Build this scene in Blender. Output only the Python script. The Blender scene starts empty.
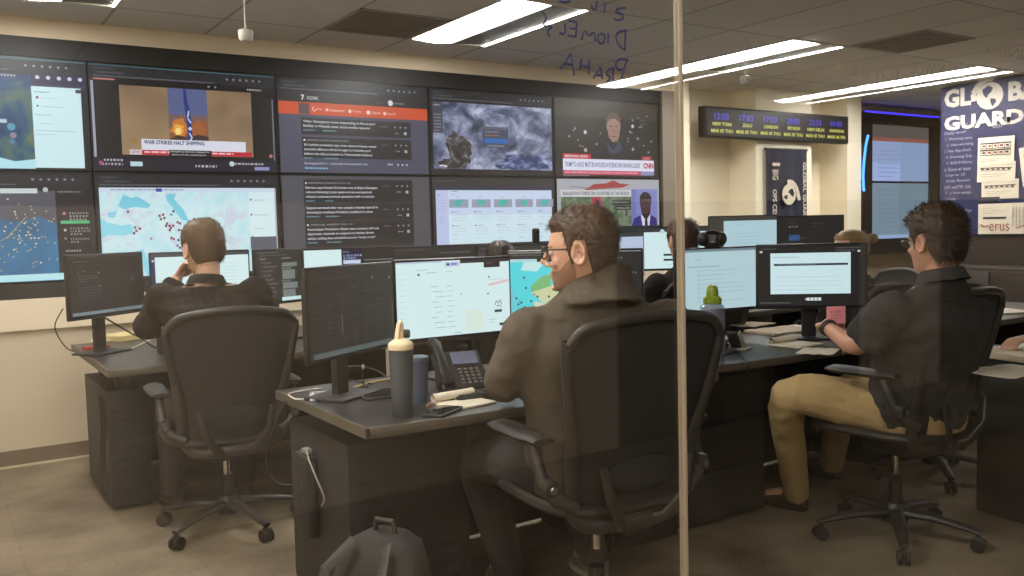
import bpy, bmesh, math, random
import numpy as np
from mathutils import Vector, Matrix, noise as mnoise
random.seed(7)
PI = math.pi
R_ = math.radians
SC = bpy.context.scene
COL = SC.collection
V = Vector

# ------------------------------------------------------------------ camera
FPX = 885.65
_yaw, _pit, _rol = .5828, .0689, -.0248
CAM = V((-.876, -5.954, 1.347))
_f = V((math.sin(_yaw)*math.cos(_pit), math.cos(_yaw)*math.cos(_pit), -math.sin(_pit)))
_r = V((math.cos(_yaw), -math.sin(_yaw), 0))
_u = _r.cross(_f)
CR = math.cos(_rol)*_r + math.sin(_rol)*_u
CU = math.cos(_rol)*_u - math.sin(_rol)*_r
CF = _f
cd = bpy.data.cameras.new('camera')
cam = bpy.data.objects.new('camera', cd)
COL.objects.link(cam)
M = Matrix.Identity(4)
for i in range(3):
    M[i][0] = CR[i]; M[i][1] = CU[i]; M[i][2] = -CF[i]; M[i][3] = CAM[i]
cam.matrix_world = M
cd.sensor_width = 36
cd.lens = 36*FPX/1024
cd.clip_start = .02
SC.camera = cam

def ray(x, y): return CF + CR*((x-512)/FPX) - CU*((y-288)/FPX)
def at(x, y, d): return CAM + ray(x, y)*d
def onz(x, y, z):
    d = ray(x, y); return CAM + d*((z-CAM.z)/d.z)

# ------------------------------------------------------------------ materials
def lin(c):
    return tuple((v/255/12.92 if v/255 <= .04045 else ((v/255+.055)/1.055)**2.4) for v in c)
_mats = {}
def mat(name, rgb, rough=.6, metal=0., spec=.5, var=0., scale=20., bump=0., bscale=200., alpha=1., coat=0.):
    if name in _mats: return _mats[name]
    m = bpy.data.materials.new(name); m.use_nodes = True
    nt = m.node_tree; b = nt.nodes['Principled BSDF']
    c = lin(rgb)
    b.inputs['Base Color'].default_value = (*c, 1)
    b.inputs['Roughness'].default_value = rough
    b.inputs['Metallic'].default_value = metal
    b.inputs['Specular IOR Level'].default_value = spec
    b.inputs['Coat Weight'].default_value = coat
    if alpha < 1: b.inputs['Alpha'].default_value = alpha
    if var or bump:
        tc = nt.nodes.new('ShaderNodeTexCoord')
    if var:
        n = nt.nodes.new('ShaderNodeTexNoise'); n.inputs['Scale'].default_value = scale
        n.inputs['Detail'].default_value = 5
        nt.links.new(tc.outputs['Object'], n.inputs['Vector'])
        mx = nt.nodes.new('ShaderNodeMix'); mx.data_type = 'RGBA'
        mx.inputs[6].default_value = (*[v*(1-var) for v in c], 1)
        mx.inputs[7].default_value = (*[min(1, v*(1+var)) for v in c], 1)
        nt.links.new(n.outputs['Fac'], mx.inputs[0])
        nt.links.new(mx.outputs[2], b.inputs['Base Color'])
    if bump:
        n2 = nt.nodes.new('ShaderNodeTexNoise'); n2.inputs['Scale'].default_value = bscale
        n2.inputs['Detail'].default_value = 3
        nt.links.new(tc.outputs['Object'], n2.inputs['Vector'])
        bp = nt.nodes.new('ShaderNodeBump'); bp.inputs['Strength'].default_value = bump
        bp.inputs['Distance'].default_value = .004
        nt.links.new(n2.outputs['Fac'], bp.inputs['Height'])
        nt.links.new(bp.outputs['Normal'], b.inputs['Normal'])
    _mats[name] = m
    return m
SCREEN_GAIN = 1.0
def emat(rgb, k=1., sample=False, rough=.42):
    key = ('e', tuple(rgb), k, sample)
    if key in _mats: return _mats[key]
    m = bpy.data.materials.new('glow_%02x%02x%02x' % tuple(int(v) for v in rgb)); m.use_nodes = True
    b = m.node_tree.nodes['Principled BSDF']
    b.inputs['Base Color'].default_value = (.004, .004, .004, 1)
    b.inputs['Roughness'].default_value = rough; b.inputs['Specular IOR Level'].default_value = .35
    b.inputs['Emission Color'].default_value = (*lin(rgb), 1)
    b.inputs['Emission Strength'].default_value = k*SCREEN_GAIN
    if not sample: m.cycles.emission_sampling = 'NONE'
    _mats[key] = m
    return m

# ------------------------------------------------------------------ mesh builder
class MB:
    def __init__(s): s.v = []; s.f = []; s.mi = []
    def add(s, vs, fs, mi=0):
        o = len(s.v); s.v += [tuple(v) for v in vs]
        for f in fs: s.f.append([i+o for i in f]); s.mi.append(mi)
    def box(s, c, d, yaw=0, mi=0, bev=0, rot=None, seg=2):
        Mx = rot if rot is not None else Matrix.Rotation(yaw, 3, 'Z')
        bm = bmesh.new(); bmesh.ops.create_cube(bm, size=1)
        for v in bm.verts: v.co = V((v.co.x*d[0], v.co.y*d[1], v.co.z*d[2]))
        if bev: bmesh.ops.bevel(bm, geom=bm.edges[:], offset=min(bev, min(d)*.45), segments=seg, affect='EDGES', profile=.5)
        bm.verts.index_update()
        s.add([Mx @ v.co + V(c) for v in bm.verts], [[v.index for v in f.verts] for f in bm.faces], mi)
        bm.free(); return s
    def loft(s, rings, mi=0, cap=True, closed=False):
        n = len(rings[0]); o = len(s.v)
        for r in rings: s.v += [tuple(p) for p in r]
        m = len(rings)
        for i in range(m if closed else m-1):
            a = o+i*n; b = o+((i+1) % m)*n
            for j in range(n):
                k = (j+1) % n
                s.f.append([a+j, a+k, b+k, b+j]); s.mi.append(mi)
        if cap and not closed:
            s.f.append([o+j for j in range(n)][::-1]); s.mi.append(mi)
            s.f.append([o+(m-1)*n+j for j in range(n)]); s.mi.append(mi)
        return s
    def tube(s, pts, rad, seg=10, mi=0, closed=False, up=None, flat=None, cap=True):
        pts = [V(p) for p in pts]; n = len(pts)
        if not hasattr(rad, '__len__'): rad = [rad]*n
        rings = []; prev = None
        for i, p in enumerate(pts):
            a = pts[(i-1) % n] if (i > 0 or closed) else p
            b = pts[(i+1) % n] if (i < n-1 or closed) else p
            t = (b-a).normalized() if (b-a).length > 1e-9 else V((0, 0, 1))
            if up is not None: x = V(up).cross(t)
            elif prev is not None: x = prev - t*prev.dot(t)
            else: x = t.orthogonal()
            if x.length < 1e-6: x = t.orthogonal()
            x.normalize(); y = t.cross(x); prev = x
            r = rad[i]; ra, rb = (r, r) if flat is None else (r*flat[0], r*flat[1])
            rings.append([p + x*(ra*math.cos(2*PI*k/seg)) + y*(rb*math.sin(2*PI*k/seg)) for k in range(seg)])
        return s.loft(rings, mi, cap, closed)
    def lathe(s, prof, c=(0, 0, 0), seg=24, mi=0, rot=None, cap=True):
        rot = rot or Matrix.Identity(3); c = V(c)
        return s.loft([[c + rot @ V((r*math.cos(2*PI*k/seg), r*math.sin(2*PI*k/seg), z)) for k in range(seg)] for r, z in prof], mi, cap)
    def cyl(s, a, b, r, r2=None, seg=14, mi=0): return s.tube([a, b], [r, r if r2 is None else r2], seg, mi)
    def ball(s, c, r, rot=None, mi=0, nu=18, nv=12):
        r = (r, r, r) if not hasattr(r, '__len__') else r
        rot = rot or Matrix.Identity(3); c = V(c)
        rings = [[c + rot @ V((r[0]*math.sin(PI*i/nv)*math.cos(2*PI*k/nu), r[1]*math.sin(PI*i/nv)*math.sin(2*PI*k/nu), -r[2]*math.cos(PI*i/nv))) for k in range(nu)] for i in range(nv+1)]
        rings[0] = [c + rot @ V((r[0]*.02*math.cos(2*PI*k/nu), r[1]*.02*math.sin(2*PI*k/nu), -r[2])) for k in range(nu)]
        rings[-1] = [c + rot @ V((r[0]*.02*math.cos(2*PI*k/nu), r[1]*.02*math.sin(2*PI*k/nu), r[2])) for k in range(nu)]
        return s.loft(rings, mi)
    def prism(s, poly, z0, z1, M4=None, mi=0):
        M4 = M4 or Matrix.Identity(4); n = len(poly)
        vs = [M4 @ V((x, y, z0)) for x, y in poly] + [M4 @ V((x, y, z1)) for x, y in poly]
        fs = [list(range(n))[::-1], list(range(n, 2*n))] + [[i, (i+1) % n, n+(i+1) % n, n+i] for i in range(n)]
        s.add(vs, fs, mi); return s
    def mesh(s, name, mats, angle=38):
        me = bpy.data.meshes.new(name)
        me.from_pydata(s.v, [], s.f)
        for m in (mats if isinstance(mats, (list, tuple)) else [mats]): me.materials.append(m)
        me.polygons.foreach_set('material_index', s.mi)
        me.polygons.foreach_set('use_smooth', [True]*len(s.f))
        me.update(); me.validate()
        bm = bmesh.new(); bm.from_mesh(me); bmesh.ops.recalc_face_normals(bm, faces=bm.faces[:]); bm.to_mesh(me); bm.free()
        me.set_sharp_from_angle(angle=R_(angle))
        return me
    def build(s, name, mats, parent=None, loc=(0, 0, 0), yaw=0, angle=38):
        return link(name, s.mesh(name, mats, angle), parent, loc, yaw)

def link(name, me, parent=None, loc=(0, 0, 0), yaw=0):
    o = bpy.data.objects.new(name, me); COL.objects.link(o)
    o.location = loc; o.rotation_euler = (0, 0, yaw)
    if parent is not None: o.parent = parent
    return o
def thing(name, label, cat, loc=(0, 0, 0), yaw=0, group=None):
    o = bpy.data.objects.new(name, None); COL.objects.link(o)
    o.location = loc; o.rotation_euler = (0, 0, yaw); o.empty_display_size = .1
    o['label'] = label; o['category'] = cat
    if group: o['group'] = group
    return o
def tag(o, label, cat, group=None):
    o['label'] = label; o['category'] = cat
    if group: o['group'] = group
    return o
def struct(o, label=None):
    o['kind'] = 'structure'
    if label: o['label'] = label
    return o
def dup(root, loc, yaw, label=None):
    def cp(o, par):
        c = o.copy(); COL.objects.link(c)
        if par is not None: c.parent = par
        for ch in [x for x in o.children]: cp(ch, c)
        return c
    r = cp(root, None); r.location = loc; r.rotation_euler = (0, 0, yaw)
    if label: r['label'] = label
    return r
def remesh(mb, name, mats, vox, smooth=4, parent=None, disp=None, keep=None):
    """join overlapping closed solids into one continuous skin"""
    me = bpy.data.meshes.new('tmp'); me.from_pydata(mb.v, [], mb.f); me.update()
    bm = bmesh.new(); bm.from_mesh(me); bmesh.ops.recalc_face_normals(bm, faces=bm.faces[:]); bm.to_mesh(me); bm.free()
    o = bpy.data.objects.new('tmp', me); COL.objects.link(o)
    md = o.modifiers.new('r', 'REMESH'); md.mode = 'VOXEL'; md.voxel_size = vox; md.use_smooth_shade = True
    if smooth:
        ms = o.modifiers.new('s', 'SMOOTH'); ms.factor = .5; ms.iterations = smooth
    if disp:
        for k, (size, st) in enumerate(disp):
            tx = bpy.data.textures.new('folds', 'CLOUDS'); tx.noise_scale = size; tx.noise_depth = 2
            mdp = o.modifiers.new('d%d' % k, 'DISPLACE'); mdp.texture = tx; mdp.strength = st; mdp.texture_coords = 'GLOBAL'
    dg = bpy.context.evaluated_depsgraph_get()
    out = bpy.data.meshes.new_from_object(o.evaluated_get(dg))
    out.name = name
    bpy.data.objects.remove(o); bpy.data.meshes.remove(me)
    out.materials.clear()
    for m in (mats if isinstance(mats, (list, tuple)) else [mats]): out.materials.append(m)
    out.polygons.foreach_set('material_index', [0]*len(out.polygons))
    out.polygons.foreach_set('use_smooth', [True]*len(out.polygons))
    return link(name, out, parent)

# ------------------------------------------------------------------ lettering
_tx = {}
def glyphs(t, bold=0.):
    key = (t, bold)
    if key in _tx: return _tx[key]
    cu = bpy.data.curves.new('t', 'FONT'); cu.body = t; cu.size = 1; cu.resolution_u = 2; cu.offset = bold; cu.fill_mode = 'FRONT'
    o = bpy.data.objects.new('t', cu); COL.objects.link(o)
    dg = bpy.context.evaluated_depsgraph_get()
    me = bpy.data.meshes.new_from_object(o.evaluated_get(dg))
    vs = np.array([v.co[:2] for v in me.vertices]) if len(me.vertices) else np.zeros((1, 2))
    fs = [list(p.vertices) for p in me.polygons]
    bpy.data.objects.remove(o); bpy.data.curves.remove(cu); bpy.data.meshes.remove(me)
    _tx[key] = (vs, fs, vs.min(0), vs.max(0))
    return _tx[key]

def flat_art(items, w, h, cz=0., y=0., step=.00025, U=160., VV=90.):
    """quads, discs, polygons, lines and letters laid on a panel facing local -Y. Units run U x VV from the top left."""
    mb = MB(); mats = []; idx = {}
    sx, sy = w/U, h/VV
    n = 0
    def mi(c):
        m = c if isinstance(c, bpy.types.Material) else emat(c)
        if m.name not in idx: idx[m.name] = len(mats); mats.append(m)
        return idx[m.name]
    def P(u, v): return (-w/2+u*sx, yy, cz+h/2-v*sy)
    rnd = random.Random(3)
    for it in items:
        yy = y - n*step; n += 1
        k = it[0]
        if k == 'r':
            _, a, b, c, d, col = it
            mb.add([P(a, b), P(a, d), P(c, d), P(c, b)], [[0, 1, 2, 3]], mi(col))
        elif k == 'p':
            mb.add([P(*q) for q in it[1]], [list(range(len(it[1])))], mi(it[2]))
        elif k == 'c':
            _, u, v, r, col = it
            q = 14 if r > 1.5 else 6
            rx = r; ry = r*sx/sy
            mb.add([P(u+rx*math.cos(2*PI*i/q), v+ry*math.sin(2*PI*i/q)) for i in range(q)], [list(range(q))], mi(col))
        elif k == 'cs':   # scatter of dots: list of (u,v), r, col
            for u, v in it[1]:
                r = it[2]; mb.add([P(u-r, v), P(u, v+r), P(u+r, v), P(u, v-r)], [[0, 1, 2, 3]], mi(it[3]))
        elif k == 't':    # u,v of the left top, cap height, text, col, width or None, bold
            _, u, v, hh, t, col = it[:6]
            wd = it[6] if len(it) > 6 else None
            bold = it[7] if len(it) > 7 else 0.
            vs, fs, lo, hi = glyphs(t, bold)
            s_v = hh/max(1e-6, hi[1]-lo[1])
            s_u = s_v*sy/sx if wd is None else wd/max(1e-6, hi[0]-lo[0])
            mb.add([P(u+(q[0]-lo[0])*s_u, v+(hi[1]-q[1])*s_v) for q in vs], fs, mi(col))
        elif k == 'l':    # word bars: u,v,width,rows,pitch,thick,col
            _, u, v, wd, rows, dv, th, col = it
            for r in range(rows):
                x = u; end = u + wd*(1 if r < rows-1 else rnd.uniform(.45, .9))
                while x < end:
                    ww = min(rnd.uniform(.03, .085)*max(wd, 18), end-x)
                    mb.add([P(x, v+r*dv), P(x, v+r*dv+th), P(x+ww, v+r*dv+th), P(x+ww, v+r*dv)], [[0, 1, 2, 3]], mi(col))
                    x += ww + th*.7
        elif k == 'w':    # stroke: list of points, width, col
            _, pts, wd, col = it
            for a, b in zip(pts[:-1], pts[1:]):
                d = V((b[0]-a[0], b[1]-a[1])); L = max(d.length, 1e-6); nn = V((-d.y, d.x))/L*wd/2
                mb.add([P(a[0]+nn.x, a[1]+nn.y), P(a[0]-nn.x, a[1]-nn.y), P(b[0]-nn.x, b[1]-nn.y), P(b[0]+nn.x, b[1]+nn.y)], [[0, 1, 2, 3]], mi(col))
    return mb, mats
def art_object(name, items, w, h, parent, cz=0., y=0., **k):
    mb, mats = flat_art(items, w, h, cz, y, **k)
    me = bpy.data.meshes.new(name); me.from_pydata(mb.v, [], mb.f)
    for m in mats: me.materials.append(m)
    me.polygons.foreach_set('material_index', mb.mi); me.update()
    return link(name, me, parent)
# ================================================================== the room
W_ = 1.1685; H_ = .665; ZM = 1.748; CEIL = 2.64
cream = mat('cream_paint', (222, 206, 178), .75, var=.03, scale=3)
cream_lit = mat('brightened_cream', (246, 234, 206), .75, var=.02, scale=3)  # cream lightened to stand in for stronger light at alcove and piers
lowbeige = mat('beige_lower_wall', (196, 181, 155), .75, var=.04, scale=3)  # darker beige than the band above it
black = mat('matte_black_panel', (22, 21, 21), .55)
greytrim = mat('grey_side_panel', (120, 110, 96), .6)
vinyl = mat('brown_vinyl_base', (112, 98, 80), .5)
whitep = mat('white_plastic', (225, 220, 208), .45)
alu = mat('brushed_aluminium', (190, 184, 172), .35, metal=.8)

# floor: carpet tiles in mottled greyed browns
mf = bpy.data.materials.new('mottled_carpet_tiles'); mf.use_nodes = True
nt = mf.node_tree; b = nt.nodes['Principled BSDF']; b.inputs['Roughness'].default_value = .85
b.inputs['Specular IOR Level'].default_value = .25
tc = nt.nodes.new('ShaderNodeTexCoord')
mp = nt.nodes.new('ShaderNodeMapping'); mp.inputs['Scale'].default_value = (1.0, 1.3, 1)
nt.links.new(tc.outputs['Object'], mp.inputs['Vector'])
n1 = nt.nodes.new('ShaderNodeTexNoise'); n1.inputs['Scale'].default_value = 1.6; n1.inputs['Detail'].default_value = 6
nt.links.new(mp.outputs['Vector'], n1.inputs['Vector'])
n2 = nt.nodes.new('ShaderNodeTexNoise'); n2.inputs['Scale'].default_value = 60; n2.inputs['Detail'].default_value = 3
nt.links.new(tc.outputs['Object'], n2.inputs['Vector'])
ad = nt.nodes.new('ShaderNodeMath'); ad.operation = 'MULTIPLY_ADD'; ad.inputs[1].default_value = .25
nt.links.new(n2.outputs['Fac'], ad.inputs[0]); nt.links.new(n1.outputs['Fac'], ad.inputs[2])
cr = nt.nodes.new('ShaderNodeValToRGB')
cr.color_ramp.elements[0].position = .45; cr.color_ramp.elements[0].color = (*lin((96, 84, 68)), 1)
cr.color_ramp.elements[1].position = .78; cr.color_ramp.elements[1].color = (*lin((142, 127, 104)), 1)
nt.links.new(ad.outputs[0], cr.inputs['Fac'])
br = nt.nodes.new('ShaderNodeTexBrick'); br.offset = 0; br.inputs['Scale'].default_value = 1
br.inputs['Brick Width'].default_value = .61; br.inputs['Row Height'].default_value = .61
br.inputs['Mortar Size'].default_value = .004; br.inputs['Color1'].default_value = (1, 1, 1, 1); br.inputs['Color2'].default_value = (.95, .95, .95, 1)
br.inputs['Mortar'].default_value = (.86, .86, .86, 1)
nt.links.new(tc.outputs['Object'], br.inputs['Vector'])
mu = nt.nodes.new('ShaderNodeMix'); mu.data_type = 'RGBA'; mu.blend_type = 'MULTIPLY'; mu.inputs[0].default_value = 1
nt.links.new(cr.outputs['Color'], mu.inputs[6]); nt.links.new(br.outputs['Color'], mu.inputs[7])
nt.links.new(mu.outputs[2], b.inputs['Base Color'])
XL, XR, YF = -3.0, 9.75, -12.0
struct(MB().box(((XL+XR)/2, (YF+.6)/2, -.05), (XR-XL, .6-YF, .1)).build('floor', mf), 'mottled grey brown carpet tile floor')

# ceiling: lay-in tiles with a thin grid
mc = bpy.data.materials.new('ceiling_tiles'); mc.use_nodes = True
nt = mc.node_tree; b = nt.nodes['Principled BSDF']; b.inputs['Roughness'].default_value = .9
tc = nt.nodes.new('ShaderNodeTexCoord')
mp = nt.nodes.new('ShaderNodeMapping'); mp.inputs['Location'].default_value = (-1.93, .48, 0)
nt.links.new(tc.outputs['Object'], mp.inputs['Vector'])
br = nt.nodes.new('ShaderNodeTexBrick'); br.offset = 0; br.inputs['Scale'].default_value = 1
br.inputs['Brick Width'].default_value = .61; br.inputs['Row Height'].default_value = 1.22
br.inputs['Mortar Size'].default_value = .009; br.inputs['Mortar Smooth'].default_value = 0
br.inputs['Color1'].default_value = (*lin((236, 230, 220)), 1); br.inputs['Color2'].default_value = (*lin((228, 222, 212)), 1)
br.inputs['Mortar'].default_value = (*lin((182, 176, 164)), 1)
nt.links.new(mp.outputs['Vector'], br.inputs['Vector'])
nz = nt.nodes.new('ShaderNodeTexNoise'); nz.inputs['Scale'].default_value = 90; nz.inputs['Detail'].default_value = 4
nt.links.new(tc.outputs['Object'], nz.inputs['Vector'])
mu = nt.nodes.new('ShaderNodeMix'); mu.data_type = 'RGBA'; mu.blend_type = 'MULTIPLY'; mu.inputs[0].default_value = .18
nt.links.new(br.outputs['Color'], mu.inputs[6]); nt.links.new(nz.outputs['Fac'], mu.inputs[7])
nt.links.new(mu.outputs[2], b.inputs['Base Color'])
struct(MB().box(((XL+XR)/2, (YF+.6)/2, CEIL+.05), (XR-XL, .6-YF, .1)).build('ceiling', mc), 'lay in tile ceiling')

# video wall side
b_ = MB()
b_.box(((XL+4.69)/2, .15, .485), (4.69-XL, .3, .97), mi=1)
b_.box(((XL+4.69)/2, .142, .90), (4.69-XL, .33, .185), mi=0)
b_.box(((XL+4.84)/2, .15, 2.585), (4.84-XL, .3, .11), mi=0)
b_.box((XL+.8, .15, 1.75), (1.0, .3, 1.6), mi=0)
struct(b_.build('wall_back', [cream, lowbeige]), 'cream wall around the wall of displays')
struct(MB().box(((XL+4.69)/2, -.006, .05), (4.69-XL, .012, .1)).box(((XL+4.69)/2, -.012, .006), (4.69-XL, .024, .012), mi=1).build('baseboard_back', [vinyl, mat('pale_base_edge', (190, 174, 146), .6)]), 'brown vinyl baseboard')  # thin paler line along the floor edge
t_ = MB()
x0 = -W_-.12
t_.box(((x0+4.69)/2, .06, 2.472), (4.69-x0, .12, .115))
t_.box(((x0+4.69)/2, .05, 1.028), (4.69-x0, .14, .107))
t_.box((x0+.055, .06, 1.75), (.11, .12, 1.34))
t_.box(((x0+4.69)/2, .13, 1.75), (4.69-x0, .02, 1.5))
struct(t_.build('trim_1', black), 'black surround of the wall of displays')
struct(MB().box((4.765, .04, 1.75), (.15, .13, 1.56)).build('trim_2', greytrim), 'grey brown end panel beside the displays')
struct(MB().box((4.765, .15, .485), (.15, .3, .97)).box((4.945, .2, 1.32), (.21, .4, 2.64)).build('wall_pier_left', cream_lit), 'narrow cream pier at the end of the wall of displays')
struct(MB().box((6.4, .45, 1.32), (3.0, .2, 2.64)).build('wall_alcove', cream_lit), 'cream wall set back behind the piers')
struct(MB().box((6.36, .2, 1.32), (.84, .4, 2.64)).build('wall_pier_middle', cream_lit), 'wide cream pier behind the hanging banner')
struct(MB().box((7.49, .2, 1.32), (.24, .4, 2.64)).build('wall_pier_right', cream_lit), 'cream pier left of the paired displays')
struct(MB().box((8.7, .5, 1.32), (2.2, .2, 2.64)).build('wall_end', cream))
struct(MB().box((XL-.05, (YF+.6)/2, 1.32), (.1, .6-YF, 2.64)).build('wall_left', cream))
struct(MB().box((XR+.05, (YF+.6)/2, 1.32), (.1, .6-YF, 2.64)).build('wall_right', cream))
struct(MB().box(((XL+XR)/2, YF-.05, 1.32), (XR-XL, .1, 2.64)).build('wall_front', cream))
brownp = mat('dark_brown_panel', (58, 48, 40), .5)
struct(MB().box((7.72, -2.75, 1.31), (.1, 3.75, 2.62)).build('wall_partition', brownp), 'dark partition behind the lettered board')

# half-height office panels behind the camera, seen only mirrored in the glass
pan = MB()
for a, c, m_ in ((-2.9, 2.55, 0), (2.55, 3.45, 1), (3.45, 3.95, 2), (3.95, 4.9, 1), (4.9, 5.95, 0), (5.95, 9.6, 1)):
    pan.box(((a+c)/2, -7.65, .74), (c-a, .08, 1.48), mi=m_)
struct(pan.build('wall_low_partition', [mat('taupe_office_panel', (196, 178, 154), .8), mat('dark_gap_filler', (30, 25, 22), .6), mat('umber_office_panel', (96, 84, 70), .8)]), 'half height office partition across the corridor')  # darkest panels added in place of openings to keep the mirrored bands dark

# ceiling lights, 0.61 x 1.22 recessed troffers
LIGHT_L = 43.
lm = bpy.data.materials.new('lit_diffuser'); lm.use_nodes = True
b = lm.node_tree.nodes['Principled BSDF']; b.inputs['Base Color'].default_value = (.8, .78, .7, 1)
b.inputs['Emission Color'].default_value = (.98, .97, .965, 1); b.inputs['Emission Strength'].default_value = LIGHT_L
refl = mat('enamel_reflector', (120, 114, 100), .5)
def troffer(x, y, label, group='ceiling light fixtures'):
    t = thing('ceiling_light', label, 'ceiling light', (x, y, CEIL), 0, group)
    fr = MB()
    for sx in (-1, 1): fr.box((sx*.297, 0, -.004), (.016, 1.22, .012))
    for sy in (-1, 1): fr.box((0, sy*.602, -.004), (.61, .016, .012))
    fr.build('frame', whitep, t)
    rf = MB(); n = 10
    rf.loft([[V((.02+.255*k/n, -.59, -.001-.010*(1-(k/n))**2)), V((.02+.255*k/n, .59, -.001-.010*(1-(k/n))**2)), V((.02+.255*k/n, .59, -.0005)), V((.02+.255*k/n, -.59, -.0005))] for k in range(n+1)])
    rf.build('reflector', refl, t)
    df = MB()
    df.loft([[V((-.285+.30*k/n, -.59, -.003-.016*math.sin(PI*k/n))), V((-.285+.30*k/n, .59, -.003-.016*math.sin(PI*k/n))), V((-.285+.30*k/n, .59, -.001)), V((-.285+.30*k/n, -.59, -.001))] for k in range(n+1)])
    df.build('diffuser', lm, t)
    MB().box((.284, 0, -.006), (.008, 1.18, .004)).build('edge_glow', lm, t)  # glowing strip stands in for the bright frame edge, no lamp there
    return t
tr0 = troffer(2.235, -1.11, 'recessed ceiling light beside the dark air grille above the newsfeed display')
GX = (-.205, 2.235, 4.675, 7.115)
LL = {(-.205, -1.11): 'recessed ceiling light cut off by the top left edge', (4.675, -1.11): 'recessed ceiling light to the left of the clock sign, right of the pane joint', (7.115, -1.11): 'recessed ceiling light in front of the lettered navy board'}
for gy, gxs in ((-1.11, (-.205, 4.675, 7.115)), (-3.55, (-2.645, -.205, 7.115)), (-6.2, (-2.4, -.205)), (-9.45, (4.675, 7.115))):  # corridor pair and right second-row fixture added unseen to light partitions and alcove
    for gx in gxs:
        dup(tr0, (gx, gy, CEIL), 0, LL.get((gx, gy), 'recessed ceiling light out of the picture, mirrored in the glass or added overhead'))

# dark return-air grilles
gr = mat('dark_grille', (150, 140, 124), .6)
def grille(x, y, label):
    t = thing('air_grille', label, 'air vent', (x, y, CEIL), 0, 'dark ceiling air grilles')
    m_ = MB()
    for k in range(14): m_.box((0, -.28+.043*k, -.003), (.58, .022, .006))
    m_.build('louver', gr, t)
    MB().box((0, 0, -.0005), (.6, .6, .001)).build('backing', mat('grille_backing', (90, 82, 72), .8), t)
    f_ = MB()
    for sgn in (-1, 1): f_.box((sgn*.297, 0, -.004), (.016, .61, .008)); f_.box((0, sgn*.297, -.004), (.61, .016, .008))
    f_.build('frame', mat('grille_frame', (170, 160, 144), .6), t)
grille(1.62, -.80, 'dark air grille left of the brightest ceiling light')
grille(5.30, -2.05, 'dark air grille in the ceiling right of the middle light')

# pendant microphones
def pendant(px, py, z, label):
    p = onz(px, py, z)
    t = thing('pendant_sensor', label, 'ceiling sensor', (p.x, p.y, z), 0, 'pendant sensors')
    MB().lathe([(.002, 0), (.028, 0), (.034, .012), (.037, .045), (.034, .052), (.012, .058), (.006, .062)], seg=20).build('housing', whitep, t)
    MB().cyl((0, 0, .058), (0, 0, CEIL-z), .0045, seg=8).build('stem', whitep, t)
    MB().lathe([(.001, -.002), (.02, -.002), (.022, .001)], seg=16).build('base_cap', mat('sensor_cap', (196, 190, 176), .5), t)
pendant(246, 41, 2.30, 'white pendant sensor hanging in front of the rocket video')
pendant(745, 84, 2.30, 'white pendant sensor hanging above the clock sign')

# ------------------------------------------------------------------ glass front
mg = bpy.data.materials.new('partition_glass'); mg.use_nodes = True
nt = mg.node_tree; nt.nodes.clear()
out = nt.nodes.new('ShaderNodeOutputMaterial'); mx = nt.nodes.new('ShaderNodeMixShader')
trn = nt.nodes.new('ShaderNodeBsdfTransparent'); trn.inputs['Color'].default_value = (.965, .965, .95, 1)
gl = nt.nodes.new('ShaderNodeBsdfGlossy'); gl.inputs['Roughness'].default_value = .0
fr = nt.nodes.new('ShaderNodeFresnel'); fr.inputs['IOR'].default_value = 1.5
geo = nt.nodes.new('ShaderNodeNewGeometry'); ior = nt.nodes.new('ShaderNodeMapRange')
ior.inputs['To Min'].default_value = 1.58; ior.inputs['To Max'].default_value = 1/1.58
nt.links.new(geo.outputs['Backfacing'], ior.inputs['Value']); nt.links.new(ior.outputs['Result'], fr.inputs['IOR'])
nt.links.new(fr.outputs[0], mx.inputs[0]); nt.links.new(trn.outputs[0], mx.inputs[1]); nt.links.new(gl.outputs[0], mx.inputs[2])
nt.links.new(mx.outputs[0], out.inputs['Surface'])
YG = -4.75; XP = .296
def pane(name, x0, x1, label):
    m_ = MB(); m_.box(((x0+x1)/2, YG, 1.31), (x1-x0, .01, 2.6))
    return struct(m_.build(name, mg), label)
g1 = pane('window_1', XL+.02, XP-.005, 'clear glass pane left of the joint, written on in blue marker')
g2 = pane('window_2', XP+.005, XR-.02, 'clear glass pane right of the joint')
struct(MB().box((XP, YG, 1.31), (.0098, .016, 2.6), bev=.003).build('trim_3', mat('joint_strip', (146, 132, 110), .35)), 'pale vertical joint strip between two glass panes')
blue_ink = mat('blue_marker', (44, 47, 92), .6, alpha=.85)
red_ink = mat('red_marker', (150, 70, 60), .6)
ink = MB()
rnd = random.Random(5)
def gpx(x, y):
    d = ray(x, y); k = (YG-CAM.y)/d.y; q = CAM+d*k; return q.x, q.z
def glass_strokes(px, wd=.0042, k=1024/180, ox=520., oy=0., mi=0):
    """marker strokes put on the far face of the glass; px are corners of the stroke"""
    pts = [gpx(ox+x/k, oy+y/k) for x, y in px]
    # round the corners once
    q = [pts[0]]
    for (x0, z0), (x1, z1) in zip(pts[:-1], pts[1:]): q += [(x0*.75+x1*.25, z0*.75+z1*.25), (x0*.25+x1*.75, z0*.25+z1*.75)]
    q.append(pts[-1])
    ink.tube([(x, YG+.0062, z) for x, z in q], wd/2, 6, mi, flat=(1, .2), up=(0, 1, 0))
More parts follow.
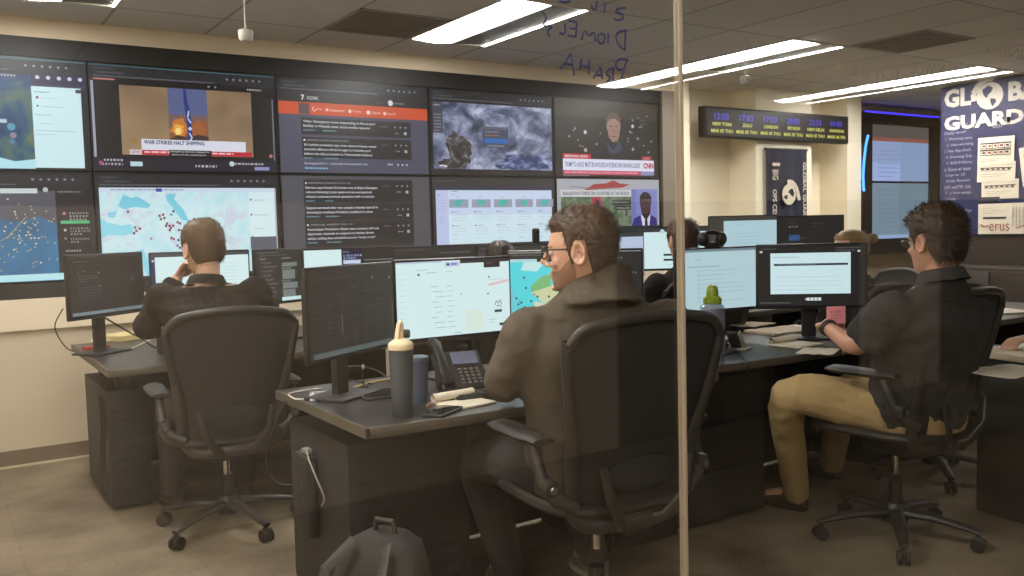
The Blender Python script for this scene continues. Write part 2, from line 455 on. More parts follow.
for st in ([(622, 335), (604, 392), (578, 490)], [(630, 338), (575, 330), (552, 362), (575, 400), (604, 388)],                                  # P
           [(548, 378), (540, 430), (546, 480)], [(546, 384), (512, 396), (500, 420), (530, 436)], [(530, 436), (504, 470)],                   # R
           [(470, 378), (452, 410), (430, 442)], [(470, 378), (478, 410), (482, 446)], [(446, 424), (480, 426)],                               # A
           [(408, 338), (404, 420)], [(362, 328), (354, 392)], [(358, 368), (405, 378)],                                                       # H
           [(300, 300), (272, 350), (240, 392)], [(300, 300), (312, 370), (320, 426)], [(262, 358), (314, 368)],                               # A
           [(612, 168), (611, 284)], [(622, 168), (566, 178), (556, 215), (580, 262), (612, 282)],                                             # D
           [(516, 182), (514, 242)], [(478, 186), (452, 200), (458, 236), (480, 248), (496, 226), (494, 192), (476, 186)],                     # I O
           [(442, 236), (434, 170), (406, 206), (380, 160), (362, 224)], [(336, 118), (330, 206)], [(336, 120), (286, 114)], [(334, 160), (296, 156)], [(330, 206), (284, 196)],   # M E
           [(268, 130), (272, 192), (236, 184)], [(138, 58), (166, 92), (144, 140)], [(144, 140), (206, 148), (164, 170), (186, 206)],          # L and a struck letter
           [(616, 40), (566, 44), (556, 66), (606, 78), (596, 108), (556, 112), (548, 94)], [(498, 8), (492, 70)], [(452, 0), (446, 46), (424, 52), (420, 20)], [(300, 0), (272, 8), (236, 2)]):
    glass_strokes(st)
o = ink.build('marker_writing', [blue_ink, red_ink], g1)
o['label'] = 'mirrored blue marker handwriting'
# faint red strokes on the right pane
rk = MB()
for t, (xr, yt), (xl, yb) in (('X WOL', (942, 66), (908, 78)), ('JOHN', (898, 70), (850, 86)), ('INFO', (1020, 50), (985, 60))):
    vs, fs, lo, hi = glyphs(t, -.03)
    a = gpx(xr, yt); c = gpx(xr, yb); e = gpx(xl, yt)
    sx = (a[0]-e[0])/(hi[0]-lo[0]); sz = (a[1]-c[1])/(hi[1]-lo[1])
    rk.add([(a[0]-(q[0]-lo[0])*sx, YG-.0062, c[1]+(q[1]-lo[1])*sz) for q in vs], fs)
o = rk.build('marker_writing', mat('faded_red_marker', (120, 84, 72), .6, alpha=.45), g2)
o['label'] = 'faded red marker handwriting'
# ================================================================== screens
bezm = mat('display_bezel', (18, 18, 19), .4)
def nodes_screen(name, build):
    m = bpy.data.materials.new(name); m.use_nodes = True
    nt = m.node_tree; b = nt.nodes['Principled BSDF']
    b.inputs['Base Color'].default_value = (.004, .004, .004, 1); b.inputs['Roughness'].default_value = .42; b.inputs['Specular IOR Level'].default_value = .35
    b.inputs['Emission Strength'].default_value = SCREEN_GAIN
    build(nt, b); return m
def ramp(nt, fac, stops):
    r = nt.nodes.new('ShaderNodeValToRGB'); e = r.color_ramp.elements
    while len(e) < len(stops): e.new(.5)
    for k, (p, c) in enumerate(stops): e[k].position = p; e[k].color = (*lin(c), 1)
    nt.links.new(fac, r.inputs['Fac']); return r.outputs['Color']
def noise_tex(nt, scale, detail=6, dist=0., loc=(0, 0, 0), sc=(1, 1, 1)):
    tc = nt.nodes.new('ShaderNodeTexCoord'); mp = nt.nodes.new('ShaderNodeMapping')
    mp.inputs['Location'].default_value = loc; mp.inputs['Scale'].default_value = sc
    nt.links.new(tc.outputs['Object'], mp.inputs['Vector'])
    n = nt.nodes.new('ShaderNodeTexNoise'); n.inputs['Scale'].default_value = scale; n.inputs['Detail'].default_value = detail
    n.inputs['Distortion'].default_value = dist; n.inputs['Roughness'].default_value = .62
    nt.links.new(mp.outputs['Vector'], n.inputs['Vector']); return n.outputs['Fac']
def m_sat(nt, b):
    f = noise_tex(nt, 5.5, 15, .55, (2.3, 0, .4), (1, 1, 1.2))
    nt.links.new(ramp(nt, f, [(.34, (48, 50, 66)), (.44, (84, 92, 122)), (.52, (128, 136, 166)), (.60, (170, 176, 204)), (.70, (226, 230, 250))]), b.inputs['Emission Color'])
def m_land(nt, b):
    f = noise_tex(nt, 3.0, 7, .6, (.2, 0, .1))
    nt.links.new(ramp(nt, f, [(.38, (14, 40, 84)), (.5, (26, 76, 120)), (.56, (66, 104, 110)), (.62, (112, 118, 84)), (.7, (70, 130, 150))]), b.inputs['Emission Color'])
def m_terr(nt, b):
    f = noise_tex(nt, 9, 8, .5)
    nt.links.new(ramp(nt, f, [(.38, (70, 92, 72)), (.5, (104, 122, 96)), (.6, (134, 142, 122)), (.7, (60, 70, 62))]), b.inputs['Emission Color'])
def m_pale(nt, b):
    f = noise_tex(nt, 7, 6, .4)
    nt.links.new(ramp(nt, f, [(.42, (196, 238, 250)), (.52, (214, 244, 252)), (.62, (208, 222, 240))]), b.inputs['Emission Color'])
def m_dusk(nt, b):
    f = noise_tex(nt, 1.6, 3, .2)
    nt.links.new(ramp(nt, f, [(.35, (128, 104, 82)), (.65, (168, 140, 108))]), b.inputs['Emission Color'])
def m_sea(nt, b):
    f = noise_tex(nt, 2.5, 4, .3)
    nt.links.new(ramp(nt, f, [(.35, (40, 96, 138)), (.65, (58, 128, 176))]), b.inputs['Emission Color'])
def m_landd(nt, b):
    f = noise_tex(nt, 14, 9, .6)
    nt.links.new(ramp(nt, f, [(.36, (46, 42, 42)), (.5, (68, 62, 62)), (.6, (112, 108, 118)), (.7, (170, 172, 190))]), b.inputs['Emission Color'])
def m_storm(nt, b):
    f = noise_tex(nt, 7, 12, 1.0, (0, 0, 0), (1, 1, 1.8))
    nt.links.new(ramp(nt, f, [(.36, (36, 42, 74)), (.5, (66, 80, 130)), (.58, (130, 144, 190)), (.68, (214, 222, 250))]), b.inputs['Emission Color'])
LANDD = nodes_screen('dark_coast_picture', m_landd); STORM = nodes_screen('storm_picture', m_storm)
SAT = nodes_screen('cloud_picture', m_sat); LAND = nodes_screen('coast_picture', m_land); TERR = nodes_screen('terrain_picture', m_terr)
PALE = nodes_screen('pale_map', m_pale); DUSK = nodes_screen('dusk_video', m_dusk); SEA = nodes_screen('sea_map', m_sea)

WHT = (224, 250, 255); DK = (34, 32, 33); DK2 = (46, 44, 46); TXT = (200, 204, 210); DIM = (110, 112, 118)
def chrome(top=2.5):
    its = [('r', 0, 0, 160, 11, (40, 40, 44)), ('l', 4, 2.5, 26, 1, 1, 1.2, (88, 88, 96)), ('l', 6, 6, 40, 1, 1, 1.2, (92, 92, 100)), ('l', 3, 9.2, 120, 1, 1, 1.0, (96, 98, 110))]
    its += [('c', 116+6*k, 5.5, 1.1, (150, 150, 165)) for k in range(6)]
    return its
R0 = random.Random(11)
def blob(cx, cy, rx, ry, n, jit, seed):
    out = []
    for k in range(n):
        a = 2*PI*k/n; f = 1 + jit*(mnoise.noise(V((2.2*math.cos(a), 2.2*math.sin(a), seed*3.1))) + .6*mnoise.noise(V((6*math.cos(a), 6*math.sin(a), seed*5.3))))
        out.append((min(158, cx+rx*f*math.cos(a)), min(83.8, max(13, cy+ry*f*math.sin(a)))))
    return out
art = {}
# col 0 top: dark map and white panel
art[0, 0] = [('r', 0, 0, 160, 90, (30, 29, 33)), *chrome(), ('r', 0, 0, 160, .9, (86, 130, 140)), ('r', 0, 13, 119, 90, LAND),
    ('p', [(60, 90), (70, 83), (90, 80), (104, 84), (119, 82), (119, 90)], (186, 236, 252)), ('r', 119, 11, 160, 20, (34, 33, 70)),
    *[('c', 124+8*k, 14.5, 1.6, (214, 214, 240)) for k in range(5)], ('r', 119, 20, 160, 22, (60, 52, 90)),
    ('r', 119, 22, 156, 89, (214, 246, 255)), ('l', 121, 26, 14, 1, 2, 1, (120, 140, 160)), ('c', 123, 31, 1.2, (170, 60, 60)), ('c', 123, 38, 1, (120, 130, 140)),
    ('l', 126, 31, 20, 1, 2, .7, (190, 214, 224)), ('l', 126, 38, 22, 1, 2, .7, (180, 206, 218)), ('l', 121, 45, 14, 1, 2, .7, (160, 190, 200)), ('l', 124, 52, 18, 1, 2, .6, (180, 206, 218)), ('l', 121, 58, 30, 2, 3, .6, (170, 196, 206)),
    ('r', 152, 23, 157, 26, (60, 60, 80)), ('r', 70, 50, 100, 53, (190, 212, 230)), ('r', 74, 56, 90, 59, (160, 190, 214)), ('c', 103, 56, 3, (90, 160, 190)), ('c', 104, 63, 2.5, (150, 130, 150)), ('c', 103, 68, 2, (80, 130, 170)),
    ('c', 92, 14.5, 1.6, (230, 230, 240)), ('l', 96, 13.6, 14, 1, 2, 1.6, (200, 200, 210))]
# col 0 bottom: flight map
fl = [(R0.gauss(100, 16), R0.gauss(45, 13)) for _ in range(70)] + [(R0.uniform(70, 131), R0.uniform(18, 80)) for _ in range(26)]
fl = [q for q in fl if 60 < q[0] < 131 and 18 < q[1] < 82]
art[0, 1] = [('r', 0, 0, 160, 90, (40, 37, 41)), *chrome(), ('r', 0, 15, 132, 90, SEA), ('p', [(0, 15), (132, 15), (132, 42), (118, 36), (104, 40), (88, 38), (60, 44), (0, 46)], (88, 88, 100)),
    ('r', 92, 13, 119, 17, (210, 220, 226)), ('c', 125, 14, 2, (200, 200, 205)), ('l', 134, 15, 20, 1, 1, 1.4, (150, 150, 156)),
    ('cs', fl, .75, (196, 184, 110)), ('cs', fl[::5], .9, (220, 212, 180)), ('w', [(96, 52), (110, 36)], .5, (180, 170, 90)), ('w', [(100, 50), (90, 56)], .5, (180, 170, 90)),
    ('c', 138, 34, 1.4, (190, 120, 120)), ('c', 138, 48, 1.2, (190, 190, 200)), ('c', 138, 55, 1.2, (150, 110, 130)),
    ('l', 142, 33, 15, 3, 2.6, 1.6, (150, 150, 152)), ('r', 135, 40, 157, 42.6, (84, 190, 128)), ('l', 142, 46, 15, 3, 2.4, 1.5, (140, 140, 142)), ('l', 142, 55, 15, 2, 2.4, 1.5, (140, 140, 142)), ('l', 138, 65, 18, 1, 2, 1.3, (180, 180, 186)),
    ('r', 0, 84, 140, 89.6, (190, 240, 250))]
# col 1 top: rocket video
art[1, 0] = [('r', 0, 0, 160, 90, (27, 25, 25)), *chrome(), ('r', 0, 0, 160, .8, (70, 112, 122)), ('r', .6, 14, 2.6, 88, (170, 170, 190)), ('r', 157, 22, 158.2, 88, (130, 130, 150)),
    ('r', 3, 11.5, 20, 13, (190, 120, 120)), ('r', 23, 16.5, 137.5, 76.5, DUSK), ('r', 63, 16.5, 97, 63, (92, 100, 146)), ('r', 63, 40, 97, 63, (122, 96, 96)),
    ('p', [(63, 60), (66, 52), (70, 55), (74, 44), (78, 54), (82, 46), (88, 50), (92, 42), (97, 46), (97, 63), (63, 63)], (150, 92, 60)),
    ('p', blob(72, 52, 7, 8, 26, .45, 2), (204, 126, 56)), ('p', blob(71, 53.5, 4.5, 5, 22, .4, 3), (240, 176, 76)), ('p', blob(70.5, 54.5, 2.6, 3, 18, .3, 6), (255, 226, 140)), ('p', blob(88, 52, 6, 7, 24, .5, 7), (168, 100, 60)), ('p', [(63, 62), (70, 58), (80, 60), (88, 57), (97, 59), (97, 65), (63, 65)], (70, 56, 52)),
    ('p', [(76.4, 16.5), (78.6, 16.5), (80, 30), (82, 36), (83, 74), (79, 74), (78, 40), (76.6, 30)], (38, 60, 132)), ('w', [(80.6, 36), (79.4, 42)], 1.2, (206, 216, 246)), ('w', [(79.6, 43), (82, 47)], 1.2, (206, 216, 246)), ('c', 81, 52, 1.6, (206, 216, 246)), ('w', [(80, 56), (82.4, 60), (80, 64)], 1.2, (206, 216, 246)), ('w', [(81, 66), (81.4, 72)], 1.4, (206, 216, 246)),
    ('r', 39, 62.5, 130.5, 72, (226, 228, 244)), ('t', 41, 63.4, 3.4, 'WAR STRIKES HALT SHIPPING', (34, 40, 96), 52, .03), ('r', 29, 72, 136, 76.3, (196, 40, 62)), ('r', 29, 72, 39, 76.3, (226, 214, 220)), ('t', 30, 72.8, 2.6, 'NEWS', (120, 40, 50), 8),
    ('l', 41, 73, 90, 1, 2, 1.6, (240, 200, 206)), ('r', 62, 71.5, 99, 77.5, (28, 24, 30)), ('t', 63, 72, 2, 'emergency services respond to', (236, 236, 240), 34), ('t', 64, 74.7, 2, 'strike on the coastal port', (236, 236, 240), 30),
    ('p', [(33, 60), (36, 66), (31, 66)], (170, 120, 60)), ('r', 0, 79, 160, 90, (34, 32, 46)), ('l', 8, 80.6, 24, 1, 2, 1.6, (210, 200, 214)), ('l', 6, 84, 20, 1, 2, 1.8, (200, 190, 220)), ('r', 29, 82.5, 39, 86.5, (196, 226, 236)), ('c', 5.6, 84, 1.8, (170, 80, 130)),
    ('c', 117, 83, 2.4, (200, 220, 226)), ('l', 120, 82, 34, 1, 2, 1.6, (190, 190, 205)), ('l', 84, 84.6, 30, 1, 2, 2, (196, 196, 214)), ('r', 138, 85.5, 152, 88.6, (150, 150, 206)), ('c', 154, 75, 1.8, (196, 110, 110)),
    ('l', 134, 13, 18, 1, 2, 1.6, (196, 190, 200)), ('c', 99, 13.4, 1, (150, 150, 160)), ('c', 105, 13.4, 1, (150, 150, 160))]
# col 1 bottom: pale map with pins
pins = [(25, 33, (110, 70, 90)), (31, 50, (170, 90, 90)), (34, 48, (150, 60, 60)), (29, 52, (120, 70, 90)), (30, 47, (90, 120, 170)), (51, 37, (120, 50, 50)), (54, 36, (140, 60, 60)), (52, 40, (120, 50, 50)), (55, 39, (110, 50, 60)), (57, 44, (140, 60, 60)), (59, 46, (120, 50, 50)), (60, 48, (150, 60, 60)), (56, 46, (110, 40, 50)), (62, 46, (130, 50, 60)),
        (59, 50, (120, 50, 50)), (63, 33, (50, 60, 120)), (61, 36, (110, 140, 190)), (66, 43, (120, 50, 60)), (68, 44, (100, 50, 70)), (67, 50, (80, 80, 130)), (43, 57, (190, 120, 130)), (60, 57, (150, 60, 80)), (62, 58, (160, 70, 80)), (66, 59, (50, 60, 120)), (67, 66, (60, 70, 140)), (65, 64, (80, 90, 150))]
art[1, 1] = [('r', 0, 0, 160, 90, (44, 42, 44)), *chrome(), ('r', 2.5, 12, 157, 90, PALE), ('r', 2.5, 12, 157, 16, (214, 228, 250)), ('l', 12, 13.4, 70, 1, 2, 1, (150, 160, 190)), ('r', 49, 12.6, 54, 15.6, (70, 80, 170)),
    ('p', [(17, 28), (22, 18), (28, 21), (34, 20), (44, 27), (42, 30), (30, 29), (22, 31)], (128, 212, 236)), ('p', [(57, 18), (66, 17), (64, 22), (72, 32), (76, 42), (70, 41), (64, 32), (58, 24)], (128, 214, 236)),
    ('p', [(2.5, 38), (8, 42), (18, 45), (27, 44), (29, 52), (20, 54), (8, 53), (2.5, 56)], (150, 226, 246)), ('p', [(30, 68), (36, 66), (40, 78), (44, 90), (38, 90)], (150, 226, 244)), ('p', [(8, 34), (16, 32), (14, 38), (9, 38)], (150, 214, 244)),
    *[('r', a-.95, b-1.05, a+.95, b+1.05, c) for a, b, c in pins], ('r', 131, 16, 157, 66, (224, 246, 254)), *[('c', 133, v, 1, (80, 80, 110)) for v in (23, 37, 58)], ('l', 136, 23, 16, 1, 2, .8, (170, 190, 205)), ('l', 136, 37, 16, 1, 2, .8, (170, 190, 205)), ('l', 136, 50, 14, 1, 2, .8, (170, 190, 205)), ('r', 155.5, 12, 157, 70, (190, 190, 205)),
    ('r', 131, 58, 156, 70, (92, 98, 112))]
# col 2 top and bottom: newsfeed
def card(v0, v1, title, rows, c0=(44, 42, 44)):
    out = [('r', 22, v0, 140, v1, c0)]
    v = v0+2
    if title: out += [('c', 24.5, v+1, 1, (230, 230, 235)), ('t', 27, v, 2, title, (170, 172, 178), 44)]; v += 4.2
    for k, tx in enumerate(rows):
        out += [('t', 24, v, 3.0, tx, (224, 226, 240), (76, 70, 72)[k % 3], .01)]; v += 4.4
    out += [('l', 24, v+.4, 16, 1, 1, 1.3, (120, 170, 190)), ('l', 44, v+.4, 18, 1, 1, 1.3, (120, 170, 190))]
    out += [('l', 106, v0+5, 10, 1, 1, 1, (120, 120, 126))] + [('c', u, v0+5.5, 1, (170, 170, 180)) for u in (122, 128, 134)] + [('l', 122, v0+11, 7, 1, 1, 1.2, (170, 170, 180)), ('r', 132, v0+10.2, 135, v0+13, (190, 190, 200))]
    return out
art[2, 0] = [('r', 0, 0, 160, 90, (78, 80, 100)), ('r', 0, 0, 160, 22, (38, 36, 40)), *chrome(), ('t', 23, 15, 5, '7', (230, 230, 236), None, .04), ('t', 29, 16, 3.6, 'now.', (206, 206, 214), 12), ('c', 118, 18, 2.8, (226, 226, 232)), ('l', 122, 17.4, 14, 1, 1, 1.5, (150, 150, 160)), ('l', 102, 17.6, 9, 1, 1, 1.1, (96, 96, 106)),
    ('r', 0, 22, 160, 34, (206, 82, 44)), ('r', 20, 23, 31, 33.5, (92, 70, 74)), ('w', [(36, 26), (33.5, 28), (36, 30.5), (38, 28)], .8, (244, 200, 180)), ('t', 39, 27, 2.6, 'My', (244, 206, 190), 5), ('c', 49, 28.3, 1.6, (244, 190, 170)), ('t', 52, 27, 2.8, 'Dashboard', (244, 206, 190), 15), ('c', 73, 28.5, 1.8, (244, 200, 180)), ('t', 76, 27.2, 2.8, 'Topics', (244, 206, 190), 9),
    ('r', 91, 27, 95, 30.6, (244, 214, 200)), ('t', 97, 27.4, 2.6, 'Saved', (244, 206, 190), 9), ('c', 111, 29, 1.8, (244, 200, 180)), ('t', 114, 27.6, 2.6, 'Search', (244, 206, 190), 9),
    *card(37, 53, None, ['Video: Emergency crews responding to fire at port', 'facility in Khasab area, local media reports']), *card(55.5, 75.5, 'OFFICIAL SOURCE TRUSTED, FEB 5', ['Sri Lankan president says crew aboard Iranian vessel', 'stranded offshore will be brought to Colombo port', 'before the ship proceeds to Trincomalee harbour']),
    ('t', 24, 80, 2.6, 'Earthquake M 5.1 - 10 km SE of Kermanshah, Iran', (220, 224, 250), 66), ('l', 24, 85, 40, 1, 1, 1.4, (140, 190, 230)), ('l', 112, 80, 8, 1, 1, 1.4, (220, 220, 240)), *[('c', u, 81, 1, (220, 220, 240)) for u in (124, 129, 134)]]
art[2, 1] = [('r', 0, 0, 160, 90, (84, 84, 92)), ('r', 22, 3, 140, 72, (58, 56, 58)), *card(4, 26, 'BREAKING ALERTS, THU, 02', ['Bahrain says limited fire broke out at Bapco Energies', 'refinery following Iranian attack and was extinguished;', 'refinery continues normal operations with no injuries']), *card(28, 43, None, ['Suspect arrested after two people critically injured in', 'shooting in northeast Portland, roadblock in place']), *card(45, 69, 'OFFICIAL ALERTS THU, 01', ['Azerbaijani President Aliyev says country will use', 'diplomatic channels to respond to Iranian drone', 'attack, adding that armed forces are "ready to act"'])]
# col 3 top: satellite clouds; bottom: regional tiles
art[3, 0] = [('r', 0, 0, 160, 90, (38, 36, 40)), *chrome(), ('r', 3, 13, 158, 84, SAT), ('r', 3, 13, 15, 46, (70, 72, 84)), ('l', 5, 16, 8, 1, 2, 1.4, (190, 190, 200)), ('l', 5, 26, 8, 6, 3.4, 1.2, (160, 160, 172)),
    ('p', blob(34, 64, 15, 20, 70, .30, 5), LANDD), ('p', blob(24, 78, 16, 5, 50, .35, 8), LANDD), ('p', blob(124, 75, 36, 9, 60, .4, 9), STORM), ('p', blob(104, 80, 20, 4, 40, .4, 4), STORM), ('w', [(10, 81), (14, 80.4), (19, 81.6)], 1.6, (230, 230, 240)),
    ('r', 64, 37, 98, 60, (72, 80, 100)), ('r', 64, 37, 98, 40, (96, 100, 116)), ('l', 68, 42, 26, 1, 1, 1.2, (150, 154, 170)), ('l', 68, 46, 22, 1, 1, 1, (190, 130, 110)), ('r', 66, 50, 97, 55, (44, 104, 190)), ('r', 70, 57, 92, 58.6, (130, 136, 150))]
tiles = []
for k in range(5):
    u = 20+28.4*k
    tiles += [('r', u, 23.5, u+24, 32.5, (160, 164, 186)), ('p', [(u+7+R0.uniform(-2, 2), 24), (u+17+R0.uniform(-2, 3), 24.4), (u+18+R0.uniform(-3, 4), 28), (u+12, 32), (u+6+R0.uniform(-2, 2), 29)], (84, 186, 180)), ('c', u+R0.uniform(5, 19), 30, 2, (110, 190, 184)), ('l', u+9, 20.6, 6, 1, 1, .8, (150, 140, 170)),
              ('c', u+4, 37, .9, (70, 70, 110)), ('l', u+6, 36.6, 12, 1, 1, 1, (150, 156, 186)), ('l', u+4, 40, 18, 3, 3, .5, (180, 190, 214)), ('c', u+4, 52, .9, (70, 70, 110)), ('l', u+6, 51.6, 10, 1, 1, 1, (150, 156, 186)), ('l', u+4, 55, 16, 3, 3, .5, (180, 196, 216)), ('l', u+4, 66, 10, 1, 3, .7, (170, 180, 200))]
art[3, 1] = [('r', 0, 0, 160, 90, (56, 54, 56)), ('l', 6, 3, 40, 1, 1, 1, (90, 90, 96)), ('r', 0, 10, 160, 13, (50, 52, 80)), ('r', 4, 13.5, 156, 72, (206, 222, 252)), ('r', 4, 40, 156, 72, (216, 240, 254)), ('r', 4, 13.5, 19, 72, (196, 206, 246)), ('l', 7, 18, 5, 1, 1, 1.6, (120, 120, 170)), ('l', 7, 24, 9, 5, 3.2, .7, (160, 170, 210)), ('l', 7, 42, 6, 3, 3.2, .8, (150, 160, 200)), ('l', 24, 14.6, 8, 1, 1, .8, (90, 100, 130)), ('l', 24, 18, 6, 1, 1, .8, (140, 146, 180)), *tiles]
# col 4 top: news interview at night; bottom: report from a map
bok = [(R0.uniform(10, 70), R0.uniform(30, 60)) for _ in range(9)] + [(R0.uniform(108, 150), R0.uniform(14, 60)) for _ in range(16)]
art[4, 0] = [('r', 0, 0, 160, 90, (44, 40, 36)), ('r', 0, 0, 160, 20, (62, 56, 48)), ('cs', bok[::2], 1.0, (190, 190, 196)), ('cs', bok[1::2], 1.8, (150, 150, 160)), ('c', 44, 38, 2.4, (200, 206, 220)), ('c', 118, 28, 2.2, (206, 210, 226)), ('c', 44, 59, 2.4, (196, 180, 160)), ('c', 118, 56, 2, (170, 170, 180)),
    ('p', [(50, 66), (58, 54), (74, 48), (84, 46), (98, 47), (112, 52), (120, 66)], (38, 38, 46)), ('p', [(76, 48), (86, 58), (96, 47), (100, 56), (92, 62), (80, 62)], (60, 72, 96)), ('p', [(78, 38), (84, 48), (94, 48), (98, 38)], (128, 98, 88)), ('c', 87.5, 30, 11, (164, 130, 118)), ('p', [(78, 33), (80, 43), (87.5, 49), (95, 43), (97.5, 33)], (160, 126, 114)), ('p', [(76, 30), (76, 20), (82, 14), (92, 13), (99, 19), (99.5, 30), (97, 24), (90, 20), (82, 21), (78, 25)], (96, 80, 72)),
    ('r', 81, 28.6, 85.4, 29.8, (84, 60, 54)), ('r', 90, 28.6, 94.4, 29.8, (84, 60, 54)), ('p', [(87, 30), (89.6, 37), (85.6, 37)], (146, 110, 100)), ('r', 84, 41, 92, 42, (120, 76, 72)),
    ('r', 10, 63.5, 52, 69.5, (190, 44, 62)), ('t', 13, 65, 3, 'BREAKING NEWS', (246, 226, 230), 34, .02), ('r', 10, 69.5, 152, 83, (228, 232, 255)), ('t', 13, 73, 6, "TRUMP TO AXIOS: 'MUST BE INVOLVED IN PICKING NEW IRANIAN LEADER'", (52, 62, 124), 116, .01), ('t', 134, 72.6, 7, 'CNN', (190, 40, 80), 17, .05), ('r', 132, 64.5, 148, 69.5, (176, 50, 62)), ('t', 135, 65.8, 2.4, 'LIVE', (236, 200, 200), 9),
    ('r', 10, 83, 130, 88, (206, 70, 104)), ('r', 130, 83, 152, 88, (150, 150, 196)), ('t', 13, 84.2, 2.4, 'SUB. STRIKE REPORTS AND REACTION FROM LEADERS IN THE REGION', (250, 220, 230), 112), ('l', 130, 20, 14, 2, 4, 1.8, (110, 108, 108)), ('l', 10, 88.6, 60, 1, 1, 1, (150, 150, 150))]
art[4, 1] = [('r', 0, 0, 160, 90, (176, 178, 190)), ('p', [(40, 13), (56, 6), (74, 5), (86, 1), (96, 5), (112, 6), (100, 10), (84, 11), (64, 11), (52, 14)], (168, 62, 64)), ('w', [(20, 9), (40, 10), (60, 12), (90, 10)], .8, (120, 110, 116)), ('r', 6, 13, 114, 21, (214, 216, 222)), ('t', 9, 14.8, 4.4, 'REALISATION STRIKES ON COUNTRIES IN THE REGION', (60, 66, 84), 102, .02), ('r', 6, 21, 114, 58, TERR),
    ('p', [(50, 21), (66, 21), (68, 30), (60, 36), (52, 28)], (170, 60, 70)), ('p', [(58, 23), (64, 26), (62, 31), (57, 28)], (44, 44, 76)), ('p', [(62, 38), (74, 36), (78, 42), (66, 44)], (196, 176, 84)), ('r', 84, 25, 113, 31, (44, 46, 48)), ('t', 86, 26.6, 2.8, 'Multiple explosions', (206, 206, 206), 24), ('r', 88, 32, 113, 37, (44, 46, 48)), ('t', 90, 33.2, 2.6, 'Air defences active', (206, 206, 206), 21),
    ('r', 114, 12, 157, 58, (136, 138, 206)), ('r', 114, 12, 122, 58, (120, 124, 190)), ('p', [(114, 58), (118, 48), (128, 44), (146, 44), (155, 48), (157, 58)], (60, 52, 128)), ('p', [(129, 44), (145, 44), (143, 58), (132, 58)], (222, 220, 244)), ('p', [(136, 46), (139.5, 46), (140.5, 58), (135.5, 58)], (30, 28, 50)), ('c', 137, 31, 9, (86, 60, 60)), ('p', [(129, 34), (131, 44), (137.5, 49), (144, 44), (146, 34)], (78, 54, 54)), ('p', [(127.5, 30), (128, 20), (134, 15), (142, 16), (147, 22), (146.5, 31), (144, 24), (131, 24)], (30, 26, 34)), ('p', [(131, 41), (137.5, 43), (144, 41), (141, 48), (134, 48)], (44, 32, 38)),
    ('r', 0, 58, 160, 90, (86, 88, 96)), ('r', 0, 57, 160, 64, (40, 44, 50)), ('l', 8, 59, 110, 1, 1, 2, (170, 190, 196))]
wlab = {(0, 0): 'display of a dark coast map beside a white panel, far left of the top row', (0, 1): 'display of a flight map with yellow dots, far left of the bottom row', (1, 0): 'display playing a video of a rocket in an orange haze', (1, 1): 'display of a pale map with red pins behind the man at the left desk',
        (2, 0): 'display of a newsfeed page with an orange menu bar', (2, 1): 'display of dark newsfeed cards directly below the orange menu bar page', (3, 0): 'display of a grey and blue satellite cloud picture', (3, 1): 'display of a white page with a row of small green maps', (4, 0): 'display of a news broadcast with a grey haired man and white headline strip', (4, 1): 'display of a news map with a man in a purple suit'}
def wall_display(x, z, items, label, group, yf=0.):
    t = thing('wall_display', label, 'display', (x, yf, z), 0, group)
    w, h = W_-.006, H_-.006
    MB().box((0, .05, 0), (w-.08, .06, h-.08), bev=.01).build('housing', bezm, t)
    f_ = MB(); e = .0085
    for sg in (-1, 1):
        f_.box((sg*(w/2-e/2), .009, 0), (e, .026, h)); f_.box((0, .009, sg*(h/2-e/2)), (w-2*e, .026, e))
    f_.box((0, .018, 0), (w, .008, h))
    f_.build('bezel', bezm, t)
    art_object('screen', items, w-2*e, h-2*e, t, 0, .004, step=.0001)
    return t
for c in range(5):
    for r in range(2):
        wall_display((c-.5)*W_, ZM+(.5-r)*H_, art[c, r], wlab[c, r], 'displays of the big wall')
# paired displays on the end wall
pane_a = [('r', 0, 0, 160, 90, (150, 170, 214)), ('r', 0, 0, 160, 20, (92, 86, 82)), ('r', 0, 20, 160, 26, (150, 90, 80)), ('r', 0, 60, 160, 90, (166, 186, 240)), ('r', 80, 26, 160, 90, (140, 164, 206)), ('l', 20, 40, 56, 7, 7, 1.6, (128, 148, 190)), ('c', 100, 23, 1.5, (60, 60, 70))]
pane_b = [('r', 0, 0, 160, 90, (124, 146, 164)), ('r', 76, 0, 160, 90, (114, 138, 156)), ('l', 20, 10, 50, 10, 7.6, 1.6, (104, 130, 160)), ('r', 0, 84, 160, 90, (150, 180, 220))]
XT = 8.715; ZT = 1.757
for k, (it, lb) in enumerate(((pane_a, 'upper of two pale blue displays left of the lettered board'), (pane_b, 'lower of two pale blue displays left of the lettered board'))):
    wall_display(XT, ZT+(.5-k)*H_, it, lb, 'paired displays on the end wall', .25)
sr = MB()
sr.box((XT-.665, .30, ZT-.02), (.16, .16, 1.62)); sr.box((XT+.665, .30, ZT-.02), (.16, .16, 1.62)); sr.box((XT, .30, ZT+.72), (1.17, .16, .1)); sr.box((XT, .30, ZT-.75), (1.17, .16, .16)); sr.box((XT, .37, ZT), (1.2, .02, 1.5))
struct(sr.build('trim_4', black), 'black surround of the paired displays')
blueled = emat((60, 50, 255), 2.2, True)
tl = thing('light_strip', 'blue light strip along the top of the paired displays', 'led strip', (XT, .22, ZT+.786), 0)
MB().box((0, 0, 0), (1.46, .012, .016)).build('strip', blueled, tl)
MB().box((0, .012, 0), (1.48, .012, .022)).build('channel', alu, tl)
a0 = V((7.62, -.03, 2.24))
tb = thing('blue_arc', 'curved bright blue glowing arc left of the paired displays', 'neon light', a0, 0)  # glowing blue arc built as a bent tube
MB().tube([(.07, 0, 0), (.03, 0, -.10), (.0, 0, -.26), (-.02, 0, -.44), (-.01, 0, -.56), (.0, 0, -.6)], .013, 8).build('tube', emat((70, 150, 255), 3.0, True), tb)
